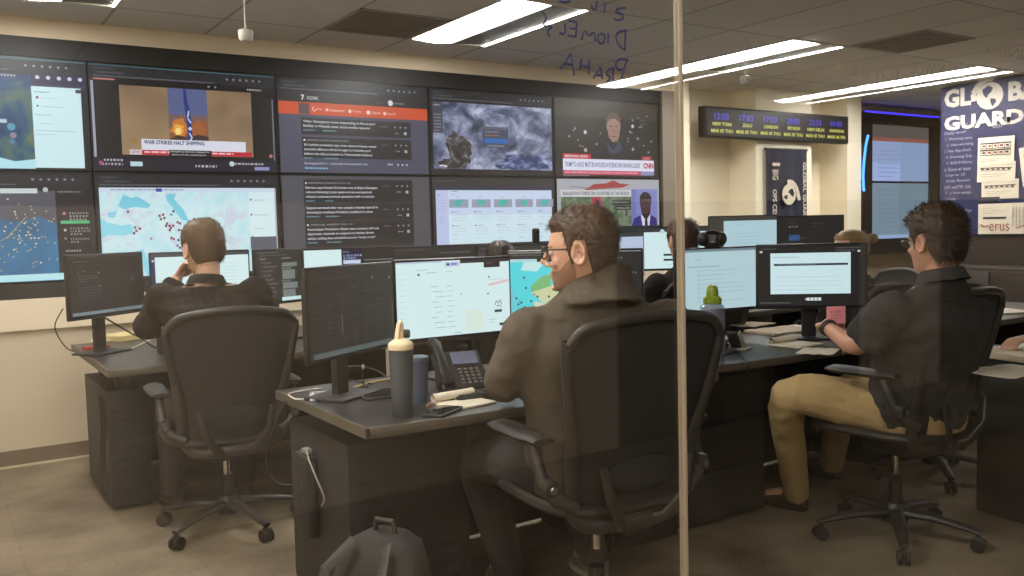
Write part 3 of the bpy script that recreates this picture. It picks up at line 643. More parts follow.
for z in (-.1, -.5): MB().box((-.0+z*.02, .014, z), (.02, .036, .02)).build('bracket', bezm, tb)

# clock sign
cs = thing('clock_sign', 'long black world clock sign with six cities in blue and yellow', 'sign', (6.22, -.08, 2.272), 0)
MB().box((0, .04, 0), (2.12, .08, .285), bev=.006).build('housing', mat('sign_case', (30, 27, 25), .45), cs)
BL = (96, 84, 226); YL = (236, 232, 120)
its = []
for k, (tm, ct, dt, wd) in enumerate((('12:03', 'NEW YORK', 'MAR 05 THU', 20), ('17:03', 'ZULU', 'MAR 05 THU', 10), ('17:03', 'LONDON', 'MAR 05 THU', 15), ('20:03', 'RIYADH', 'MAR 05 THU', 14), ('22:33', 'NEW DELHI', 'MAR 05 THU', 20), ('01:03', 'SHANGHAI', 'MAR 06 FRI', 18))):
    u = 6+k*25.6
    its += [('t', u+3, 17, 20, tm, BL, 14.5, .02), ('t', u+11-wd/2, 45, 11, ct, YL, wd, .025), ('t', u-.5, 66, 11, dt, YL, 22, .025)]
art_object('display_panel', [('r', 1, 4, 159, 86, (40, 36, 33))]+its, 2.10, .27, cs, 0, -.002, step=.0004)

# little hanging banner
navy = mat('navy_cloth', (38, 40, 58), .85, var=.12, scale=14)
hb = thing('hanging_banner', 'narrow navy cloth banner with a white globe emblem under the clock sign', 'banner', (6.368, -.03, 1.60), 0)
m_ = MB(); n = 16
m_.loft([[V((-.31+.62*k/n, .012*math.sin(k*1.3)+.004*math.sin(k*3.1), zz)) for k in range(n+1)] + [V((-.31+.62*k/n, .012*math.sin(k*1.3)+.004*math.sin(k*3.1)+.004, zz)) for k in range(n, -1, -1)] for zz in (-.45, -.2, .1, .3, .44, .45)])
m_.build('cloth', navy, hb)
MB().cyl((-.32, .012, .452), (.32, .012, .452), .012).build('rod', mat('banner_rod', (60, 58, 60), .5), hb)
wcl = mat('white_print', (218, 206, 184), .8)
def globe_art(u, v, r, k=1.0, c1=wcl, c2=navy):
    return [('c', u, v, r, c1), ('p', [(u-r*.55, v-r*.5), (u-.1*r, v-r*.75), (u+r*.25, v-r*.55), (u+r*.1, v-r*.25), (u-r*.1, v-r*.1), (u-r*.2, v+r*.15), (u-r*.45, v-r*.1)], c2), ('p', [(u+.05*r, v+.2*r), (u+.4*r, v+.25*r), (u+.5*r, v+.45*r), (u+.25*r, v+.8*r), (u+.1*r, v+.6*r)], c2),
            ('w', [(u-r*1.15, v+r*.25), (u-r*1.2, v-r*.3), (u-r*.8, v-r*.95), (u-.1*r, v-1.3*r), (u+.55*r, v-1.45*r)], r*.42, c1), ('w', [(u+.5*r, v-1.45*r), (u-.05*r, v-1.1*r)], r*.3, c1)]
def turned(items, cu, cv):
    f = lambda q: (cu-(q[1]-cv), cv+(q[0]-cu))
    return [(i[0], cu-(i[2]-cv), cv+(i[1]-cu)) + tuple(i[3:]) if i[0] == 'c' else (i[0], [f(q) for q in i[1]]) + tuple(i[2:]) for i in items]
mb, ms = flat_art(turned(globe_art(50, 72, 17), 50, 72), .62, .9, 0, -.022, step=.0006, U=100, VV=145)
def vert_text(mb, ms, t, u, v0, ln, hh, flip=1):
    """lettering that runs down the cloth"""
    vs, fs, lo, hi = glyphs(t, .02)
    L = ln/(hi[0]-lo[0]); Hh = hh/(hi[1]-lo[1])
    mb.add([(-.31+(u+flip*(q[1]-lo[1])*Hh)*.0062, -.0236, .45-(v0+flip*(q[0]-lo[0])*L)*.0062) for q in vs], fs, 0)
for tx, u_, v_, ln, hh in (('GLOBAL GUARDIAN', 84, 20, 118, 8), ('1', 10, 22, 5, 18), ('BIG', 10, 33, 16, 14), ('OPS CENTER', 10, 64, 66, 10)):
    mbt = MB(); vert_text(mbt, None, tx, u_, v_, ln, hh); mbt.build('lettering', wcl, hb)
o = MB(); o.v = mb.v; o.f = mb.f; o.mi = mb.mi; o.build('globe_emblem', ms, hb)

# lettered board on the partition: faces -X; local frame turned by -90 degrees (local +X runs toward -Y)
bd = thing('lettered_board', 'large navy board with big white letters, handwriting and taped sheets', 'board', (7.665, -2.02, 1.89), -PI/2)
BW, BH = 2.30, 1.46      # covers y from -.87 to -3.17
navy2 = mat('navy_board', (44, 46, 84), .5, var=.1, scale=6)
MB().box((0, 0, 0), (BW, .012, BH)).build('panel', navy2, bd)
chalk = mat('chalk_marker', (168, 166, 178), .8)
wl = mat('white_lettering', (214, 206, 192), .6)
def bu(y): return (-.87-y)*100   # metres*100 from the far edge
def bv(z): return (2.62-z)*100
its = [('t', bu(-.905), bv(2.595), 18, 'GL', wl, 27, .045), *globe_art(bu(-1.355), bv(2.48), 13, 1, wl, navy2), ('t', bu(-1.53), bv(2.585), 18, 'BAL', wl, 40, .045),
       ('t', bu(-.905), bv(2.33), 14, 'GUARDIAN', wl, 114, .045)]
hw = ['Daily brief', '1. Morning sync', '2. Hot wording', '3. Map Ops check', '4. Evening Dip', '5. BOLO Ebony', '6. Share w/ team', 'trips w 12', 'Daily Review', 'A.M. and P.M. shift', '7. a hot swap', 'ready', '', 'Calling the Ops', 'room list', 'open calls', 'log it']
for k, t in enumerate(hw):
    if t: its.append(('t', 4+(k % 3)*1.2, 44+k*5.9, 3.6, t, chalk, min(27, 2.0*len(t))))
its += [('t', 6, 36, 4, 'Ops Center Tasks', chalk, 34), ('t', 52, 40, 5, 'Bar', chalk, 10), ('r', 64, 36, 68.5, 41.5, wl), ('t', 76, 36, 5, 'support', chalk, 24)]
gl_ = its[1:1+len(globe_art(0, 0, 1))]
for nm, grp in [('lettering', [its[0]]), ('globe_emblem', gl_)] + [('lettering', [q]) for q in its[1+len(gl_):3+len(gl_)]] + [('handwriting', [q]) for q in its[3+len(gl_):]]:
    mb, ms = flat_art(grp, BW, BH, 0, -.0065, step=.0005, U=BW*100, VV=BH*100)
    o = MB(); o.v = mb.v; o.f = mb.f; o.mi = mb.mi; o.build(nm, ms, bd)
sheet = mat('white_paper', (226, 214, 192), .85)
redink = mat('red_ink', (150, 56, 52), .8); dkink = mat('dark_print', (62, 58, 66), .8); rowm = mat('grey_print', (150, 140, 130), .8); pinkr = mat('pink_print', (196, 150, 140), .8)
def taped(name, y0, y1, z0, z1, label, its, tilt=0., off=.010, group='sheets taped to the board'):
    w, h = abs(y1-y0), z0-z1
    t = thing(name, label, 'paper', (7.665-off, (y0+y1)/2, (z0+z1)/2), -PI/2, group)
    t.rotation_euler = (0, tilt, -PI/2)
    m_ = MB(); n = 6
    m_.loft([[V((-w/2+w*k/n, -.0012*math.sin(PI*k/n), zz)) for k in range(n+1)]+[V((-w/2+w*k/n, -.0012*math.sin(PI*k/n)+.0008, zz)) for k in range(n, -1, -1)] for zz in (-h/2, h/2)])
    m_.build('sheet', sheet, t)
    mb, ms = flat_art(its, w, h, 0, -.003, step=.0003, U=100, VV=100)
    o = MB(); o.v = mb.v; o.f = mb.f; o.mi = mb.mi; o.build('print', ms, t)
cal = []
for r in range(2):
    cal += [('w', [(8, 22+24*r), (92, 22+24*r)], 4, dkink), ('w', [(8, 40+24*r), (92, 40+24*r)], 2, dkink)]
    cal += [('r', 14+16*c, 28+24*r, 22+16*c, 34+24*r, redink if c in (1, 2, 3) else dkink) for c in range(5)]
    cal += [('w', [(9+16.4*c, 20+24*r), (9+16.4*c, 42+24*r)], 1.2, dkink) for c in range(6)]
cal += [('l', 10, 78, 60, 2, 6, 1.6, rowm)]
rows = [('w', [(8, 30), (92, 30)], 4, dkink), ('w', [(8, 44), (92, 44)], 2, rowm), *[('r', 10+14*c, 34, 18+14*c, 40, dkink) for c in range(6)], ('l', 10, 60, 70, 2, 10, 2, rowm)]
taped('paper_sheet', -1.255, -1.60, 2.085, 1.82, 'white sheet printed with a two row calendar, top of the overlapping stack', cal, .02, .022)
taped('paper_sheet', -1.25, -1.61, 1.85, 1.66, 'white sheet with one dark row peeking out below the calendar sheet', rows, .03, .016)
taped('paper_sheet', -1.29, -1.64, 1.68, 1.50, 'third and lowest white sheet of the overlapping stack', rows, .0, .011)
taped('paper_sheet', -1.262, -2.05, 1.455, 1.165, 'wide white sheet with red handwriting at the bottom of the board', [('l', 6, 14, 30, 1, 4, 2, rowm), ('l', 6, 22, 26, 2, 8, 2, pinkr), ('r', 6, 44, 34, 50, dkink), *[('w', [(42+4*c, 12), (42+4*c, 78)], .6, rowm) for c in range(5)], ('l', 42, 20, 14, 7, 8, 1.2, rowm),
       ('w', [(3, 68), (8, 76), (13, 72)], 2.2, redink), ('t', 14, 66, 24, 'erus', redink, 24, -.01), ('w', [(46, 82), (58, 70), (70, 74)], 2, redink)], 0, .012)
taped('paper_sheet', -1.655, -2.0, 1.98, 1.62, 'white sheet cut off by the right edge beside the calendar sheet', [('l', 10, 20, 70, 6, 12, 2.4, rowm)], -.12, .012)
taped('paper_strip', -1.26, -1.47, 1.52, 1.475, 'short dark strip of print above the wide sheet', [('r', 0, 0, 100, 100, dkink)], 0, .014, None)
# ================================================================== desks and monitors
lam = mat('dark_laminate', (50, 47, 46), .35, var=.12, scale=25)
edgem = mat('grey_edge_band', (84, 76, 64), .5)
dmetal = mat('dark_steel', (36, 33, 31), .5)
dpanel = mat('black_desk_panel', (30, 27, 25), .6)
def desk(label, x0, x1, yf, yb, z=.74, ped='left', bow=0., extra=(), group=None, groove=False, legs=True, zped=.6, pedw=.26, pedy=None):
    cx = (x0+x1)/2; w = x1-x0
    t = thing('desk', label, 'desk', (cx, yf, 0), 0, group)
    d = yb-yf; n = 14; th = .032
    fr = [(-w/2+w*k/n, -bow*math.sin(PI*k/n)) for k in range(n+1)]
    poly = fr + [(w/2, d), (-w/2, d)]
    MB().prism(poly, z-th, z).build('desk_top', lam, t)
    e = MB()
    for (ax, ay), (bx, by) in zip(fr[:-1], fr[1:]):
        e.loft([[V((px, py-.012, z-th)), V((px, py-.016, z-th*.5)), V((px, py-.010, z)), V((px, py+.002, z+.001)), V((px, py+.002, z-th))] for px, py in ((ax, ay), (bx, by))], cap=False)
    e.box((-w/2-.004, d/2, z-th/2), (.010, d, th+.002))
    e.build('edge_band', edgem, t)
    py0, py1 = pedy or (d*.18, d-.06)
    for sx in ((-1, 1) if ped == 'both' else ((-1,) if ped == 'left' else (1,) if ped == 'right' else ())):
        px = sx*(w/2-pedw/2-.02)
        pb = MB(); pb.box((px, (py0+py1)/2, zped/2+.012), (pedw, py1-py0, zped-.024), bev=.006)
        for k in range(9): pb.box((px, py0-.003, .1+.05*k), (pedw*.8, .006, .018))
        pd = pb.build('pedestal', dpanel, t)
        if groove and sx < 0:
            g = MB()
            for off in (0, .07):
                g.tube([(px-pedw/2-.003, py0+.12+off+.05*math.sin(k*.55), .06+k*.045) for k in range(12)], .009, 6)
            g.build('groove', mat('pedestal_groove', (17, 15, 14), .7), pd)
        for yy in (py0+.1, py1-.1): MB().box((px, yy, (zped+z-th)/2), (.07, .07, z-th-zped+.01), bev=.004).build('riser', dmetal, t)
    m_ = MB(); m_.box((.07, d-.08, .36), (w-.15, .02, .68)); m_.build('modesty_panel', dpanel, t)
    for (qx0, qx1, qy0, qy1) in extra:
        pb = MB(); pb.box(((qx0+qx1)/2-cx, (qy0+qy1)/2-yf, .36), (qx1-qx0, qy1-qy0, .68), bev=.006); pd = pb.build('pedestal', dpanel, t)
        for k in range(3): MB().box(((qx0+qx1)/2-cx, qy0-yf-.006, .15+.21*k), (qx1-qx0-.03, .012, .195), bev=.003).build('drawer', dmetal, pd)
    if ped == 'none':
        for sx in (-1, 1): MB().box((sx*(w/2-.06), d*.5, .355), (.05, d*.8, .71), bev=.004).build('leg_panel', dpanel, t)
    bm_ = MB(); bm_.box((0, d*.5, z-th-.02), (w-.3, .06, .04)); bm_.box((0, d*.78, z-th-.03), (w-.4, .12, .05)); bm_.build('cable_tray', dmetal, t)
    return t
desk('dark desk at the back left with a grooved end pedestal', -.21, 1.70, -1.60, -.38, groove=True, pedw=.19, pedy=(.28, .98), zped=.60)
desk('dark desk against the display wall behind the man in the green fleece', 1.72, 3.66, -1.30, -.38, ped='none')
desk('dark desk against the display wall under the raised pair of monitors', 3.68, 5.62, -1.90, -.38, ped='none')
desk('dark desk in the foreground holding the grey tumbler', .225, 1.74, -3.46, -2.62, bow=.03, pedw=.46, pedy=(.22, .78), zped=.64, extra=[(1.36, 1.73, -3.24, -2.75)])
desk('dark desk under the water bottle with the green lid', 1.76, 3.35, -3.30, -2.62, bow=.05, ped='right', pedw=.05, pedy=(.1, .6), zped=.70, extra=[(1.78, 2.30, -3.22, -2.75)])

scrm = bezm
def monitor(label, loc, yaw, items, w=.54, h=.33, zdesk=.74, stand='post', group='desk monitors', U=160., VV=97., slab=.022):
    """loc: centre of the screen face in the room"""
    t = thing('monitor', label, 'monitor', (loc[0], loc[1], zdesk), yaw, group)
    cz = loc[2]-zdesk
    m_ = MB(); m_.box((0, slab/2, cz), (w, slab, h), bev=.006); m_.box((0, slab+.018, cz-.02), (w*.6, .036, h*.55), bev=.014)
    m_.build('housing', scrm, t)
    art_object('screen', items, w-.018, h-.026, t, cz+.004, -.001, step=.0002, U=U, VV=VV)
    MB().box((0, -.001, cz-h/2+.006), (w-.01, .004, .008)).build('chin', mat('monitor_chin', (40, 42, 44), .3), t)
    s_ = MB(); s_.box((0, .075, (cz-.02)/2+.005), (.07, .03, cz-.02), bev=.006); s_.box((0, .055, cz-.03), (.09, .03, .1), bev=.006)
    s_.build('neck', dmetal, t)
    MB().box((0, .06, .006), (.24, .18, .012), bev=.005).build('base', dmetal, t)
    return t
D_ = (38, 35, 33)
rr = random.Random(4)
def rowsdark(n, col=(84, 84, 84)):
    return [('l', rr.uniform(6, 30)+rr.choice((0, 30, 60, 90)), 16+rr.random()*66, rr.uniform(10, 26), 1, 1, 1.4, col) for _ in range(n)]
monitor('dark monitor far left on the back desk, angled toward its user', (-.097, -.954, 1.098), R_(39), [('r', 0, 0, 160, 97, D_), ('r', 0, 0, 160, 4, (52, 50, 50)), ('l', 8, 8, 60, 1, 1, 1.6, (96, 96, 96)), ('l', 16, 15, 24, 1, 1, 1.6, (84, 84, 84)), ('c', 19, 27, 1.6, (130, 84, 84)), ('c', 30, 24, 1.5, (120, 120, 124)), ('l', 18, 32, 40, 3, 4, 1.6, (88, 88, 90)), ('c', 60, 28, 1.6, (130, 130, 134)), ('l', 18, 50, 46, 4, 4.4, 1.8, (72, 72, 84)), ('c', 62, 50, 2, (104, 104, 104)),
    ('c', 134, 42, 7, (52, 50, 58)), ('c', 134, 42, 4, (66, 64, 76)), ('l', 20, 66, 46, 2, 4, 1.6, (64, 64, 80)), ('r', 3, 90, 158, 95, (120, 140, 150)), ('l', 90, 91.4, 60, 1, 1, 2, (76, 90, 100))])
monitor('white page monitor directly in front of the man at the left desk', (.40, -.867, 1.091), R_(-3), [('r', 0, 0, 160, 97, WHT), ('r', 0, 0, 160, 6, (72, 74, 84)), ('r', 0, 6, 6, 97, (52, 56, 96)), ('c', 3, 12, 2, (200, 210, 240)), ('l', 12, 46, 36, 1, 1, .8, (160, 186, 196)), ('l', 40, 14, 50, 1, 1, .8, (190, 214, 222)), ('l', 110, 20, 30, 8, 6, .7, (180, 206, 214))], group='desk monitors')
ch3 = [('r', 0, 0, 160, 97, (46, 44, 44)), ('l', 6, 3, 120, 1, 1, 1.6, (110, 110, 110)), ('l', 10, 8, 140, 1, 1, 2, (90, 90, 90)), ('l', 14, 14, 40, 1, 1, 3, (150, 150, 150)), ('l', 84, 14, 44, 1, 1, 3, (150, 150, 150))]
for k, (v, h_) in enumerate(((24, 8), (38, 18), (62, 12), (78, 12))): ch3 += [('r', 84, v, 134-(k % 2)*8, v+h_, (118, 132, 130)), ('l', 82, v+h_+2, 50, 1, 1, 2.4, (150, 150, 150))]
for k in range(9): ch3 += [('c', 16, 22+k*8, 1.5, (130, 130, 130)), ('l', 22, 21+k*8, 52, 1, 1, 3.4, (112, 112, 112))]
monitor('small dark monitor of charts right of the man at the left desk', (.775, -1.10, 1.103), R_(23), ch3+[('r', 78, 90, 158, 97, (210, 240, 246))], .37, .31)
monitor('monitor with a blank white window beyond the charts monitor', (1.175, -1.13, 1.085), R_(-4), [('r', 0, 0, 160, 97, (44, 42, 42)), ('r', 1, 0, 66, 97, WHT), ('r', 67, 0, 104, 97, (34, 36, 58)), ('l', 70, 4, 16, 1, 1, 2, (190, 190, 200)), ('l', 70, 10, 32, 2, 5, 3.6, (170, 180, 236)), ('r', 69, 20, 100, 27, (206, 220, 250)), ('r', 106, 20, 160, 22, (120, 126, 122))], .56, .33)
monitor('dark monitor just above the top edge of the white two column page', (1.80, -1.02, 1.075), R_(-10), [('r', 0, 0, 160, 97, (52, 50, 50)), ('l', 4, 3, 110, 1, 1, 2, (84, 82, 82)), ('l', 90, 10, 66, 1, 1, 3, (104, 104, 110)), ('r', 0, 22, 160, 26, (196, 190, 196)), ('r', 0, 26, 160, 97, (60, 58, 58))], .56, .33)
m7 = monitor('dark monitor partly behind the dark haired head at the middle', (2.40, -1.04, 1.068), R_(-6), [('r', 0, 0, 160, 97, (58, 56, 58)), ('l', 6, 4, 140, 1, 1, 2, (100, 98, 98)), ('r', 0, 14, 160, 97, (70, 70, 74))], .58, .33)
monitor('white monitor half hidden by the head of the man in the green fleece', (3.22, -1.02, 1.13), R_(-16), [('r', 0, 0, 160, 97, (196, 210, 240)), ('r', 0, 0, 160, 10, (66, 66, 70))], .56, .33)
monitor('white monitor in front of the brown haired person beside the joint', (3.95, -.93, 1.15), R_(-30), [('r', 0, 0, 160, 97, WHT), ('r', 0, 0, 160, 10, (60, 62, 62)), ('c', 54, 9, 5, (200, 226, 240)), ('l', 60, 24, 44, 1, 1, 2, (150, 170, 176)), ('r', 56, 62, 88, 67, (60, 62, 74)), ('r', 56, 74, 88, 79, (60, 62, 74)), ('l', 62, 88, 20, 1, 1, 1.4, (150, 170, 190))], .60, .34)
pB1, pB2 = at(743, 237, 6.75), at(807, 237, 6.75)
monitor('raised pale blue monitor above the bottle with the green lid', pB1, R_(-38), [('r', 0, 0, 160, 97, (72, 68, 64)), ('r', 34, 10, 160, 97, (186, 218, 232)), ('l', 60, 20, 40, 1, 1, 1.6, (150, 180, 196)), ('l', 60, 40, 60, 6, 8, 1.2, (160, 190, 204))], .52, .33)
monitor('raised dark monitor right of the raised pale blue one', pB2, R_(-36), [('r', 0, 0, 160, 97, (44, 42, 40)), ('l', 40, 14, 24, 1, 1, 2, (96, 96, 96)), ('l', 40, 22, 44, 1, 1, 4, (130, 130, 134)), ('l', 90, 16, 30, 2, 8, 2, (90, 90, 90)), ('r', 40, 44, 64, 58, (62, 88, 140)), ('l', 66, 50, 16, 1, 1, 3, (96, 100, 120)), ('l', 40, 66, 26, 3, 6, 2, (96, 96, 96))], .56, .33)
# foreground desk
c1 = [('r', 0, 0, 160, 97, (40, 37, 35)), ('r', 0, 0, 160, 5, (46, 43, 41)), ('l', 2, 10, 150, 1, 1, 1.4, (62, 60, 58))]
for c in range(6):
    for r in range(11):
        if rr.random() < .82: c1 += [('l', 6+c*22+rr.uniform(0, 4), 22+r*6.1, rr.uniform(8, 15), 1, 1, 1.5, (66+rr.randint(0, 22),)*3)]
c1 += [('c', 112, 14, 1.8, (120, 120, 118)), ('c', 146, 16, 1.8, (130, 130, 130)), ('r', 52, 52, 53, 74, (120, 118, 110)), ('r', 2, 91, 158, 97, (84, 96, 98)), ('r', 150, 44, 151, 74, (116, 108, 96))]
monitor('dark monitor angled on the foreground desk behind the grey tumbler', (.407, -2.962, 1.061), R_(31), c1, group='monitors around the man in the green fleece')
c2 = [('r', 0, 0, 160, 97, WHT), ('r', 88, 0, 160, 4.5, (58, 52, 56)), ('r', 0, 0, 62, 2, (190, 206, 226)), ('r', 66, 2, 88, 8, (206, 220, 250)), ('r', 69, 3.4, 73, 6.4, (60, 60, 120)), ('r', 75, 3.4, 84, 6.2, (140, 140, 200)), ('r', 122, 3, 146, 11.5, (48, 42, 44)), ('l', 126, 5, 14, 1, 1, 1.2, (130, 124, 130)),
      ('l', 28, 10, 34, 1, 1, 1.2, (150, 200, 226)), ('c', 30, 16.5, 1.6, (70, 80, 100)), ('l', 40, 14, 22, 1, 1, 1, (150, 170, 176)), ('l', 68, 14, 16, 1, 1, 1, (150, 170, 176)), ('c', 88, 44, 1, (120, 150, 160))]
for k in range(9): c2 += [('l', 46+(k % 3)*3, 32+k*6.6, 16, 1, 1, .9, (140, 165, 172)), ('l', 68, 32+k*6.6, 12, 1, 1, .9, (150, 172, 180)), ('l', 3, 14+k*7, 12, 1, 1, .6, (180, 206, 214))]
c2 += [('c', 128, 24, 1.4, (110, 130, 150)), ('l', 128, 27, 26, 1, 1, 1, (210, 190, 200)), ('p', [(126, 33), (158, 28), (158, 31), (128, 36)], (236, 200, 206)), ('c', 126, 46, 1.4, (110, 120, 150)), ('w', [(136, 62), (138, 56), (141, 60), (144, 55), (146, 62)], 1, (130, 120, 130)), ('w', [(138, 64), (141, 62), (145, 65)], 1, (100, 100, 110)), ('r', 135, 68, 146, 71.5, (66, 72, 90)), ('l', 126, 80, 12, 2, 4, .8, (150, 170, 200)), ('r', 142, 86, 157, 89.5, (30, 34, 46)), ('r', 92, 66, 118, 94, (226, 246, 236)), ('l', 76, 93, 18, 1, 1, 1.6, (130, 140, 150))]
monitor('bright white two column monitor in the middle of the foreground desk', (.905, -2.831, 1.062), R_(-1), c2, group='monitors around the man in the green fleece')
c3 = [('r', 0, 0, 160, 97, (44, 42, 42)), ('l', 4, 3, 130, 1, 1, 1.6, (100, 100, 100)), ('r', 0, 0, 160, 1.2, (150, 156, 156)), ('r', 1, 13, 96, 97, (92, 226, 238)), ('r', 1, 9, 34, 13, (190, 226, 236)), ('p', [(18, 13), (44, 13), (34, 26), (14, 24)], (206, 244, 248)), ('p', [(1, 97), (1, 40), (8, 60), (6, 84), (20, 97)], (120, 214, 230)), ('p', [(26, 46), (40, 32), (52, 30), (50, 46), (36, 54), (26, 54)], (132, 196, 130)), ('p', [(26, 54), (50, 46), (62, 56), (70, 44), (82, 60), (60, 76), (40, 68)], (214, 222, 176)), ('p', [(30, 66), (44, 70), (52, 90), (40, 97), (30, 84)], (226, 226, 200)),
      *[('c', u, v, 1.5, (60, 70, 90)) for u, v in ((18, 34), (20, 48), (8, 62), (10, 70), (14, 68), (18, 74), (26, 66), (24, 80), (48, 60), (34, 60))], *[('c', u, v, 1.2, (190, 90, 90)) for u, v in ((12, 66), (30, 57), (16, 84))],
      ('l', 104, 8, 50, 1, 1, 3, (120, 120, 120)), ('c', 102, 20, 1.6, (230, 230, 230)), ('l', 106, 19, 40, 1, 1, 3, (190, 190, 190)), ('l', 104, 28, 50, 2, 8, 2.6, (130, 130, 130)), ('l', 104, 48, 36, 2, 8, 3.4, (150, 150, 150)), ('l', 104, 68, 44, 3, 8, 2.6, (110, 110, 110))]
monitor('monitor with a turquoise map behind the face of the man in the green fleece', (1.465, -2.90, 1.073), R_(-42), c3, .59, .34, group='monitors around the man in the green fleece')
# right desk
LB = (190, 220, 230)
r1 = [('r', 0, 0, 160, 97, LB), ('r', 0, 0, 160, 4, (120, 140, 150)), ('r', 0, 0, 10, 97, (92, 104, 120)), ('l', 34, 16, 20, 1, 1, 1.8, (140, 164, 172)), ('l', 20, 27, 130, 1, 1, 1.4, (150, 176, 184))] + [('l', 36, 34+k*7, 110, 1, 1, .8, (160, 188, 196)) for k in range(8)] + [('w', [(40, 30), (40, 84)], .5, (150, 176, 186))]
monitor('pale blue table monitor behind the water bottle with the green lid', (2.46, -2.80, 1.055), R_(-8), r1, group='monitors around the man in the dark polo')
r2 = [('r', 0, 0, 160, 97, (38, 37, 37)), ('l', 6, 4, 40, 1, 1, 1.6, (96, 96, 96)), ('l', 116, 4, 36, 2, 4, 1.6, (110, 110, 114)), ('r', 3, 8, 7, 11, (220, 226, 230)), ('r', 148, 9, 152, 12, (220, 226, 230)), ('r', 19, 12, 138, 78, (218, 246, 255)), ('l', 24, 18, 44, 1, 1, 1.4, (160, 184, 196)), ('r', 24, 29, 134, 32.4, (48, 54, 66)), ('l', 30, 30, 90, 1, 1, 1.2, (120, 130, 140)), ('l', 24, 50, 100, 4, 7, .7, (190, 216, 226)), *[('r', 73+5.6*k, 84, 77.6+5.6*k, 89, (226, 240, 240)) for k in range(4)], ('r', 71, 85, 72.4, 88, (226, 240, 240)), *[('c', 4+3.6*k, 92, .9, (150, 156, 160)) for k in range(13)]]
monitor('dark monitor with a white window in front of the man in the dark polo', (2.83, -3.07, 1.062), R_(-42), r2, group='monitors around the man in the dark polo')
# ================================================================== chairs
chm = mat('graphite_chair_frame', (48, 43, 38), .42, var=.06, scale=12)
chm2 = mat('dark_chair_plastic', (32, 29, 27), .5)
armp = mat('soft_arm_pad', (42, 38, 34), .55)
chrome_ = mat('polished_steel', (200, 196, 188), .18, metal=1)
mesh_m = bpy.data.materials.new('chair_mesh_fabric'); mesh_m.use_nodes = True
nt = mesh_m.node_tree; b = nt.nodes['Principled BSDF']; b.inputs['Roughness'].default_value = .75
b.inputs['Base Color'].default_value = (*lin((34, 30, 27)), 1)
tc = nt.nodes.new('ShaderNodeTexCoord'); ck = nt.nodes.new('ShaderNodeTexBrick'); ck.offset = 0
ck.inputs['Scale'].default_value = 1; ck.inputs['Brick Width'].default_value = .006; ck.inputs['Row Height'].default_value = .006; ck.inputs['Mortar Size'].default_value = .0022
ck.inputs['Color1'].default_value = (.80, .80, .80, 1); ck.inputs['Color2'].default_value = (.80, .80, .80, 1); ck.inputs['Mortar'].default_value = (1, 1, 1, 1)
mp = nt.nodes.new('ShaderNodeMapping'); mp.inputs['Rotation'].default_value = (R_(90), 0, 0)
nt.links.new(tc.outputs['Object'], mp.inputs['Vector']); nt.links.new(mp.outputs['Vector'], ck.inputs['Vector'])
nt.links.new(ck.outputs['Color'], b.inputs['Alpha'])

